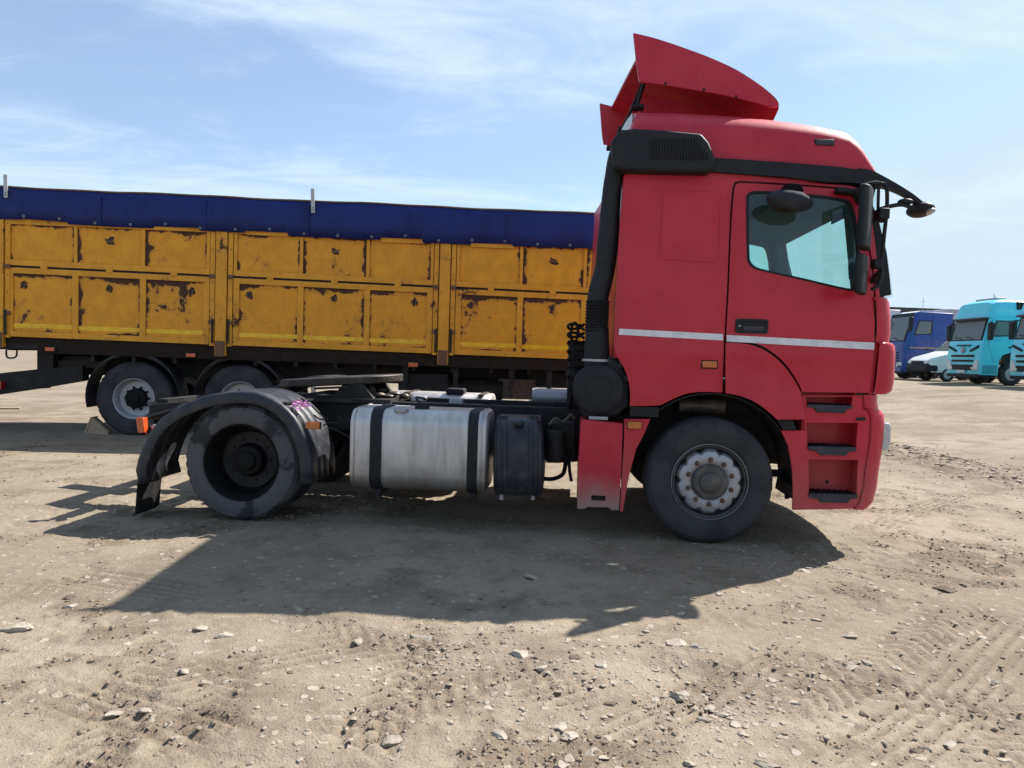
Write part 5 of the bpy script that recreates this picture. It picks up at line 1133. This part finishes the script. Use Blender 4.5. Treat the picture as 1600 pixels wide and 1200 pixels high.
MB().tube([(Q(10, 545, .05)[0], .05, 1.28), (Q(10, 556, .05)[0], .05, Q(10, 555, .05)[1]), (Q(13, 559, .05)[0], .05, Q(13, 559, .05)[1]), (Q(22, 559, .05)[0], .05, Q(22, 559, .05)[1]), (Q(26, 556, .05)[0], .05, Q(26, 555, .05)[1]), (Q(26.5, 540, .05)[0], .05, 1.28)], .014, 8, 3).build('rope_loop', CHASSIS, trailer)
# rear/drawbar framing at the left
MB().prism([Q(58, 540, .3), Q(86, 540, .3), Q(82, 580, .3), Q(68, 607, .3), Q(58, 607, .3)], .3, .5).build('hanger', CHASSIS, trailer)
MB().prism([Q(-160, 600, .3), Q(58, 577, .3), Q(130, 571, .3), Q(130, 595, .3), Q(60, 607, .3), Q(-160, 640, .3)], .28, .48).build('drawbar', CHASSIS, trailer)
MB().prism([Q(90, 557, .35), Q(200, 557, .35), Q(200, 575, .35), Q(92, 575, .35)], .35, .5).build('subframe', CHASSIS, trailer)
MB().prism([Q(84, 557, .35), Q(88, 557, .35), Q(83, 573, .35), Q(80, 573, .35)], .33, .37).build('stay_rod', RUSTY, trailer)
lm = MB().box(Q(-3, 600, .2)[0], Q(3, 600, .2)[0], .18, .3, Q(0, 608, .2)[1], Q(0, 596, .2)[1]).build('tail_lamp', REDLENS, trailer)
# axles: two near wheels that show, and their fellows across
rad = .585
for px, y0 in ((205, .0), (372, .0)):
    x = 0.0 if px == 205 else X(372, 640)
    for side, yy in ((1, .06), (-1, TW - .06)):
        drive_wheel(trailer, x, yy, rad - .012, rad, .34, side, rim_m=TRAILRIM, hub_m=None if False else TRAILHUB if False else DARKHUB, dusty=TYRE, name='trailer_wheel', dual=False)
        arc = []
        for a in np.linspace(-8 if side > 0 else -8, 195 if x == 0 else 188, 26):
            r0 = rad + .12; zc = rad + .02; arc.append([(x - r0 * math.cos(R(a)) * -1 if False else x + r0 * math.cos(R(a)), (.02 if side > 0 else TW - .02) + side * v, zc + (r0 + h) * math.sin(R(a))) for v, h in ((0, -.07), (0, -.01), (.02, 0), (.36, 0), (.38, -.02))])
        g = MB().grid(arc).build('mudguard', GUARD, trailer, ang=50); so = g.modifiers.new('solid', 'SOLIDIFY'); so.thickness = .008
    MB().lathe([(.2, .07), (TW - .2, .07)], (x, 0, rad), 16).build('axle', CHASSIS, trailer)
    MB().box(x - .5, x + .5, .62, .72, rad - .05, rad + .08).build('spring', CHASSIS, trailer); MB().box(x - .5, x + .5, TW - .72, TW - .62, rad - .05, rad + .08).build('spring', CHASSIS, trailer)
# landing leg and a support at the hidden front end
for v in (.5, 1.9):
    MB().box(TRX1 - 1.4, TRX1 - 1.28, v, v + .12, .06, 1.3).build('landing_leg', CHASSIS, trailer); MB().box(TRX1 - 1.5, TRX1 - 1.18, v - .06, v + .18, -.02, .06).build('foot_plate', CHASSIS, trailer)
# wedge at the trailer wheel
p0, p1, p2 = gnd(129, 678), gnd(166, 679), gnd(141, 652)
ck = Frame(gnd(150, 679), R(4)); a, b, c2_ = ck(129, 677), ck(168, 680), ck(143, 652)
wc = empty('wheel_chock', ck.o, ck.yaw); tag(wc, 'wooden wedge chocking the left wheel of the yellow trailer', 'wheel chock')
MB().prism([(a[0], -.03), (b[0], -.03), (b[0], .05), (c2_[0], c2_[1])], 0, .16).build('wedge', WOOD, wc, bevel=.006)
MB().prism([(a[0] - .003, -.03), (a[0] + .03, -.03), (c2_[0] + .02, c2_[1] + .004), (c2_[0] - .01, c2_[1] + .004)], -.012, .172).build('face_board', WOOD, wc, bevel=.004)
g0, g1 = gnd(-60, 640), gnd(31, 639.5)
pl = empty('plank', g0); tag(pl, 'thin pale plank lying on shaded ground at far left', 'plank')
MB().bar((0, 0, .02), (g1.x - g0.x, g1.y - g0.y, .02), .12, .035).build('board', WOOD, pl, bevel=.004)

# ------------------------------------------------------------------ vehicles parked at the right
CYAN = mat_paint('cyan_paint', (0.085, 0.60, 0.74), rough=.3, dust=.03, coat=.5, bev=.02); CYAN_D = mat_plain('cyan_step', (0.03, .32, .42), .5)
NAVY = mat_paint('navy_paint', (0.007, 0.045, 0.24), rough=.35, dust=.03, coat=.5, bev=.02); OFFWHITE = mat_paint('white_paint', (0.70, 0.71, 0.72), rough=.35, dust=.2, bev=.02)
GREYBOX = mat_paint('grey_box_paint', (0.42, 0.45, 0.50), rough=.5, dust=.2, bev=.02)
GOLD = mat_plain('gold_stripe', (0.55, 0.36, 0.12), .5, bev=0); PLATE = mat_plain('number_plate', (0.7, .7, .68), .5, bev=0)
def parked_cab(name, front, y, h, paint, label, low=False, hi=None, stripe=None, badge=False, length=2.25, group='trucks parked in a row at the right'):
    """heads towards -x; origin at its near front corner on the ground; y runs away from us"""
    z0 = float(base_h(front, y + 1)); e = empty(name, (front, y, z0)); tag(e, label, 'truck', group)
    W_ = 2.45; hw = h * (.79 if not low else .90)
    # body profile (x back from the nose, z)
    if low: prof = [(.0, .55), (-.02, 1.0), (.0, 1.95), (.10, 2.05), (.52, hw - .18), (.72, hw), (length, hw), (length, .95), (2.0, .95), (1.85, 1.25), (1.35, 1.42), (.9, 1.25), (.72, .95), (.7, .55)]
    else: prof = [(.02, .42), (-.03, .8), (-.02, 1.3), (.05, 1.88), (.10, 1.95), (.30, hw - .12), (.34, hw), (length, hw), (length, 1.0), (1.98, 1.0), (1.86, 1.30), (1.36, 1.46), (.92, 1.30), (.8, .95), (.78, .42)]
    n = len(prof); rows = []
    for v, ins in ((0, .09), (.03, .03), (.12, .0), (W_ - .12, .0), (W_ - .03, .03), (W_, .09)):
        rows.append([(x + (ins if i < 7 else (0 if i > 8 else 0)), v, z - (ins * .5 if i in (6, 7) else 0)) for i, (x, z) in enumerate(prof)])
    for r_ in rows: r_.append(r_[0])
    b = MB().grid(rows); b.add(rows[0][:-1], [tuple(range(n))]); b.add(rows[-1][:-1], [tuple(range(n))]); b.build('cab', paint, e, ang=38)
    if hi:                                                   # high roof shell
        rr_ = []
        for x, zt in ((.25, hw + .05), (.30, hw + .18), (.42, h - .16), (.62, h - .05), (1.0, h), (length, h - .02)):
            rr_.append([(x, W_ / 2 - (W_ / 2 - .03) * math.copysign(abs(math.cos(t)) ** .35, math.cos(t)), hw - .05 + (zt - hw + .05) * abs(math.sin(t)) ** .35) for t in np.linspace(0, math.pi, 21)])
        rf = MB().grid(rr_); rf.add(rr_[0], [tuple(range(21))]); rf.add(rr_[-1], [tuple(range(21))]); rf.build('high_roof', hi, e, ang=45)
        MB().box(1.45, 2.2, -.015, .1, h - .48, h - .12).build('roof_vent', BLACK, e, bevel=.05)
    # windscreen with its dark surround
    i0 = 3 if low else 4; (xa, za), (xb, zb) = prof[i0], prof[i0 + 1]
    d = Vector((xb - xa, 0, zb - za)); nn = Vector((-d.z, 0, d.x)).normalized()
    def ws(name_, s0, s1, v0, v1, off, mat):
        P = []
        for s in (s0, s1):
            P.append([(xa + d.x * s + nn.x * off, lerp(v0, v1, q), za + d.z * s + nn.z * off) for q in (0, 1)])
        return MB().grid(P, th=tuple(nn * -.01)).build(name_, mat, e)
    ws('windscreen_surround', -.06, 1.10, .10, W_ - .10, .012, BLACK); ws('windscreen', .03, .95, .2, W_ - .2, .03, DARKGLASS)
    for vv in (.7, 1.5): MB().bar((xa + d.x * .05 + nn.x * .05, vv, za + d.z * .05 + nn.z * .05), (xa + d.x * .16 + nn.x * .05, vv + .6, za + d.z * .16 + nn.z * .05), .02, .03).build('wiper', BLACK, e)
    MB().box(prof[6][0] - .28, prof[6][0] + .05, .12, W_ - .12, hw - .14, hw - .05).build('sun_visor', GREYPL if not low else GREYBOX, e, bevel=.03)
    # side window and door
    wx0, wx1, wz0, wz1 = (.78 if low else .62, 1.42, 2.45 if low else 2.14, hw - (.5 if low else .22))
    poly = [(wx0 - .18, wz0), (wx1, wz0 + .05), (wx1 + .02, wz1), (wx0 + .02, wz1)]
    panel('window_surround', scale_poly(poly, 1.16), BLACK, e, y0=-.006, th=.01); panel('side_window', poly, DARKGLASS, e, y0=-.012, th=.004)
    panel('far_side_window', poly, DARKGLASS, e, y0=-.012, th=.004, mirror=W_)
    dl = MB()
    for p, q in (((1.5, hw - .15), (1.5, 1.45)), ((.45, hw - .1), (.3, 1.8)), ((.3, 1.8), (.55, .98))): dl.bar((p[0], -.001, p[1]), (q[0], -.001, q[1]), .012, .008, up=(0, 1, 0))
    dl.build('door_seam', BLACK, e)
    MB().box(1.18, 1.42, -.02, .01, 1.62, 1.69).build('door_handle', BLACK, e, bevel=.01)
    MB().prism([(.12, hw - .3), (.30, hw - .3), (.26, hw - 1.05), (.14, hw - 1.05)], -.38, -.12).build('mirror', BLACK, e, bevel=.04)
    MB().bar((.4, .02, hw - .25), (.22, -.25, hw - .27), .05, .05).build('mirror_arm', BLACK, e)
    MB().prism([(.12, hw - .3), (.30, hw - .3), (.26, hw - 1.05), (.14, hw - 1.05)], W_ + .12, W_ + .38).build('mirror', BLACK, e, bevel=.04)
    MB().bar((.4, W_ - .02, hw - .25), (.22, W_ + .25, hw - .27), .05, .05).build('mirror_arm', BLACK, e)
    # nose
    if low:
        for z in (.95, 1.1, 1.25, 1.4): MB().box(-.035, .02, .4, W_ - .4, z, z + .08).build('grille_bar', BLACK, e, bevel=.01)
        for v in (.08, W_ - .6): MB().box(-.03, .1, v, v + .52, .72, .92).build('headlight', CLEAR, e, bevel=.03)
        MB().box(-.06, .5, .02, W_ - .02, .38, .66).build('bumper', paint, e, bevel=.05)
    else:
        for z, v0 in ((1.20, .40), (.98, .45)): MB().box(-.07, .0, v0, W_ - v0, z, z + .10).build('grille_slot', BLACK, e, bevel=.03)
        MB().prism([(.55, .62), (W_ - .55, .62), (W_ - .45, .86), (.45, .86)], -.07, .02, 'x').build('lower_grille', BLACK, e, bevel=.02)
        for v in (.12, W_ - .12):
            s_ = 1 if v < 1 else -1
            MB().prism([(v, .62), (v + s_ * .38, .60), (v + s_ * .30, .90), (v + s_ * .12, 1.10), (v, 1.06)], -.055, .02, 'x').build('headlight', CLEAR, e, bevel=.02)
            MB().prism([(v + s_ * .05, 1.62), (v + s_ * .60, 1.42), (v + s_ * .62, 1.50), (v + s_ * .05, 1.72)], -.06, .02, 'x').build('day_lamp', BLACK, e, bevel=.015)
        MB().box(-.055, .02, .75, W_ - .75, 1.70, 1.75).build('name_bar', BLACK, e)
        if badge:
            bd = MB().lathe([(0, 0), (0, .10), (.03, .12), (.06, .12)], (-.075, W_ / 2, 1.50), 20, 'x').build('badge', STEEL, e); MB().box(-.082, -.076, W_ / 2 - .05, W_ / 2 + .05, 1.46, 1.54).build('badge_mark', REDLENS, bd)
        MB().box(-.085, -.06, .95, 1.5, .50, .61).build('number_plate', PLATE, e)
        MB().box(.1, .72, -.012, .02, .48, .86).build('step_panel', CYAN_D if hi else BLACK, e, bevel=.01)
    if stripe: MB().box(.35, length - .05, -.008, .0, 1.70, 1.745).build('stripe', stripe, e)
    MB().box(length, length + 2.8, .75, W_ - .75, .75, 1.0).build('chassis', CHASSIS, e)
    for x, v, sd in ((1.40, .0, 1), (1.40, W_, -1), (length + 2.2, 0, 1), (length + 2.2, W_, -1)):
        wh = empty('wheel', (x, v, .5), 0 if sd > 0 else math.pi, e)
        MB().lathe(tyre_profile(.5, .31, .29, 2), seg=36, closed=True).build('tyre', TYRE, wh)
        MB().lathe([(.03, .292), (.04, .27), (.08, .25), (.03, .2), (.02, .16), (.0, .12), (-.02, .11), (-.02, 0)], seg=30).build('rim', TRAILRIM, wh)
        for j in range(8): a_ = j * math.pi / 4; MB().lathe([(.035, .0), (.034, .028), (.05, .03)], (.222 * math.cos(a_), 0, .222 * math.sin(a_)), 8).build('hand_hole', BLACK, wh)
    MB().box(.8, 2.0, .08, W_ - .08, .9, 1.5).build('wheel_well', CHASSIS, e)
    MB().box(length + .35, length + 1.45, .02, .6, .5, 1.05).build('fuel_tank', TRAILRIM, e, bevel=.1, seg=3)
    MB().box(length + .05, length + .28, .1, W_ - .1, 1.0, hw - .3).build('intake_stack', BLACK, e, bevel=.04)
    MB().box(.86, .92, -.006, .01, .55, .95).build('arch_lip', BLACK, e)
    MB().box(.80, .90, -.02, .0, 1.02, 1.08).build('side_marker', AMBER, e)
    for vv in (.35, W_ - .55): MB().box(-.075, -.05, vv, vv + .2, .66, .76).build('fog_lamp', CLEAR, e, bevel=.01)
    MB().box(-.01, .75, .1, W_ - .1, .30, .45).build('skirt', BLACK, e)
    return e
def front_x(px, y): return (px - 800) / F * y * 1.0 / math.cos(0) 
fx1 = gnd(1530, 600).x / gnd(1530, 600).y * 31.5
cy1 = parked_cab('parked_truck', fx1, 31.5, 3.78, CYAN, 'cyan high roof truck wholly in view, parked beside the white van', hi=CYAN, badge=True)
MB().tube([(.9, .6, 3.75), (.8, .6, 4.02)], .012, 6).build('antenna', CHASSIS, cy1); MB().box(.85, 1.3, .5, 1.9, 3.75, 3.85).build('roof_lamp_bar', STEEL, cy1, bevel=.02)
r2 = gnd(1574, 600).x / gnd(1574, 600).y
cy2 = parked_cab('parked_truck', r2 * 30.0, 27.5, 3.78, CYAN, 'cyan truck cut off by the right edge of the picture', hi=CYAN, badge=True)
r3 = gnd(1409, 590).x / gnd(1409, 590).y
bl1 = parked_cab('parked_truck', r3 * 39.0, 39.0, 4.05, NAVY, 'dark blue truck with a thin gold stripe behind the red bumper', low=True, stripe=GOLD, length=2.5)
MB().prism([(.8, 3.64), (2.4, 3.64), (2.4, 3.68), (1.4, 3.78), (1.0, 3.74)], .3, 2.1).build('roof_hatch', OFFWHITE, bl1)
wt1 = parked_cab('parked_truck', r3 * 39.0 - .6, 43.0, 4.5, OFFWHITE, 'white truck whose roof shows over the dark blue one', low=True, length=2.4)
# white van
vy = 35.6; vx = gnd(1449, 590).x / gnd(1449, 590).y * vy; vz = float(base_h(vx, vy + 1))
van = empty('white_van', (vx, vy, vz)); tag(van, 'white van with black bumper between the blue and cyan trucks', 'van')
prof = [(.05, .45), (0, .7), (.04, 1.02), (.25, 1.18), (1.25, 1.50), (1.34, 1.53), (2.0, 2.15), (2.25, 2.27), (5.4, 2.32), (5.5, 2.1), (5.5, .45)]
rows = []
for v, ins in ((0, .12), (.06, .04), (.2, 0), (1.75, 0), (1.89, .04), (1.95, .12)): rows.append([(x + (ins if i < 8 else 0), v, z - (ins * .4 if 3 < i < 9 else 0)) for i, (x, z) in enumerate(prof)] + [(prof[0][0] + ins, v, prof[0][1])])
b = MB().grid(rows); b.add(rows[0][:-1], [tuple(range(len(prof)))]); b.add(rows[-1][:-1], [tuple(range(len(prof)))]); b.build('body', OFFWHITE, van, ang=40)
MB().box(-.06, .6, -.012, 1.962, .38, .90).build('bumper', BLACK, van, bevel=.17, seg=4); MB().box(-.02, .1, .45, 1.5, .86, 1.0).build('grille', BLACK, van, bevel=.02)
for v in (.04, 1.51): MB().prism([(-.005, .88), (.46, 1.0), (.44, 1.17), (.08, 1.05)], v, v + .4).build('headlight', CLEAR, van, bevel=.02)
for v in (.2, 1.65): MB().lathe([(-.05, 0), (-.05, .06), (-.03, .07)], (0, v, .58), 14, 'x').build('fog_lamp', CLEAR, van)
MB().grid([[(1.38 - .02, v, 1.57) for v in (.15, 1.8)], [(1.98 - .02, v, 2.12) for v in (.25, 1.7)]], th=(.01, 0, 0)).build('windscreen', DARKGLASS, van)
panel('side_window', [(1.75, 1.5), (2.7, 1.5), (2.7, 2.05), (2.15, 2.05)], DARKGLASS, van, y0=-.01, th=.006)
MB().box(1.7, 1.85, -.25, -.03, 1.45, 1.7).build('mirror', BLACK, van, bevel=.03)
for x in (1.0, 4.2):
    for v, sd in ((0, 1), (1.95, -1)):
        wh = empty('wheel', (x, v - sd * .01, .34), 0 if sd > 0 else math.pi, van); MB().lathe(tyre_profile(.34, .22, .2, 2), seg=30, closed=True).build('tyre', TYRE, wh); MB().lathe([(.03, .2), (.05, .15), (.03, 0)], seg=20).build('rim', TRAILRIM, wh)
# box trailer, shed and masts beyond
bx_ = empty('box_trailer', (28.2, 47.0, .85)); tag(bx_, 'pale grey box trailer seen between the blue and cyan trucks', 'trailer')
MB().box(0, 9, 0, 2.5, 1.0, 4.5).build('box_body', GREYBOX, bx_, bevel=.12); MB().box(0, 9, .6, 1.9, .7, 1.0).build('chassis', CHASSIS, bx_)
for x in (6.5, 7.8):
    for v in (0, 2.2): MB().lathe([(0, .2), (0, .5), (.3, .5), (.3, .2)], (x, v, .5), 24).build('wheel', TYRE, bx_)
SHEDW = mat_plain('shed_wall', (0.22, 0.215, 0.21), .8, scale=.6); SHEDR = mat_plain('shed_roof', (0.055, 0.055, 0.06), .7, scale=.8)
sx = gnd(1385, 575).x / gnd(1385, 575).y * 130
shed = empty('shed', (sx - 25, 130, 2.0)); tag(shed, 'low dark roofed shed far behind the parked trucks', 'building')
MB().box(0, 60, 0, 12, -2, 9.0).build('wall', SHEDW, shed); MB().prism([(-.8, 9.0), (60.8, 9.0), (60.8, 9.9), (-.8, 10.3)], -.8, 12.8).build('roof', SHEDR, shed)
for i in range(12): MB().box(2 + i * 5, 4.6 + i * 5, -.05, 0, 4.6, 6.8).build('window', DARKGLASS, shed)
mx = gnd(1437, 575).x / gnd(1437, 575).y * 90; ms = empty('radio_mast', (mx, 90, 1.0)); tag(ms, 'thin pale mast standing over the dark blue truck', 'mast')
MB().tube([(0, 0, 0), (0, 0, 9.2)], [.06, .025], 8).build('pole', GALV, ms); MB().box(-.3, .3, -.02, .02, 8.6, 8.64).build('crossbar', GALV, ms)
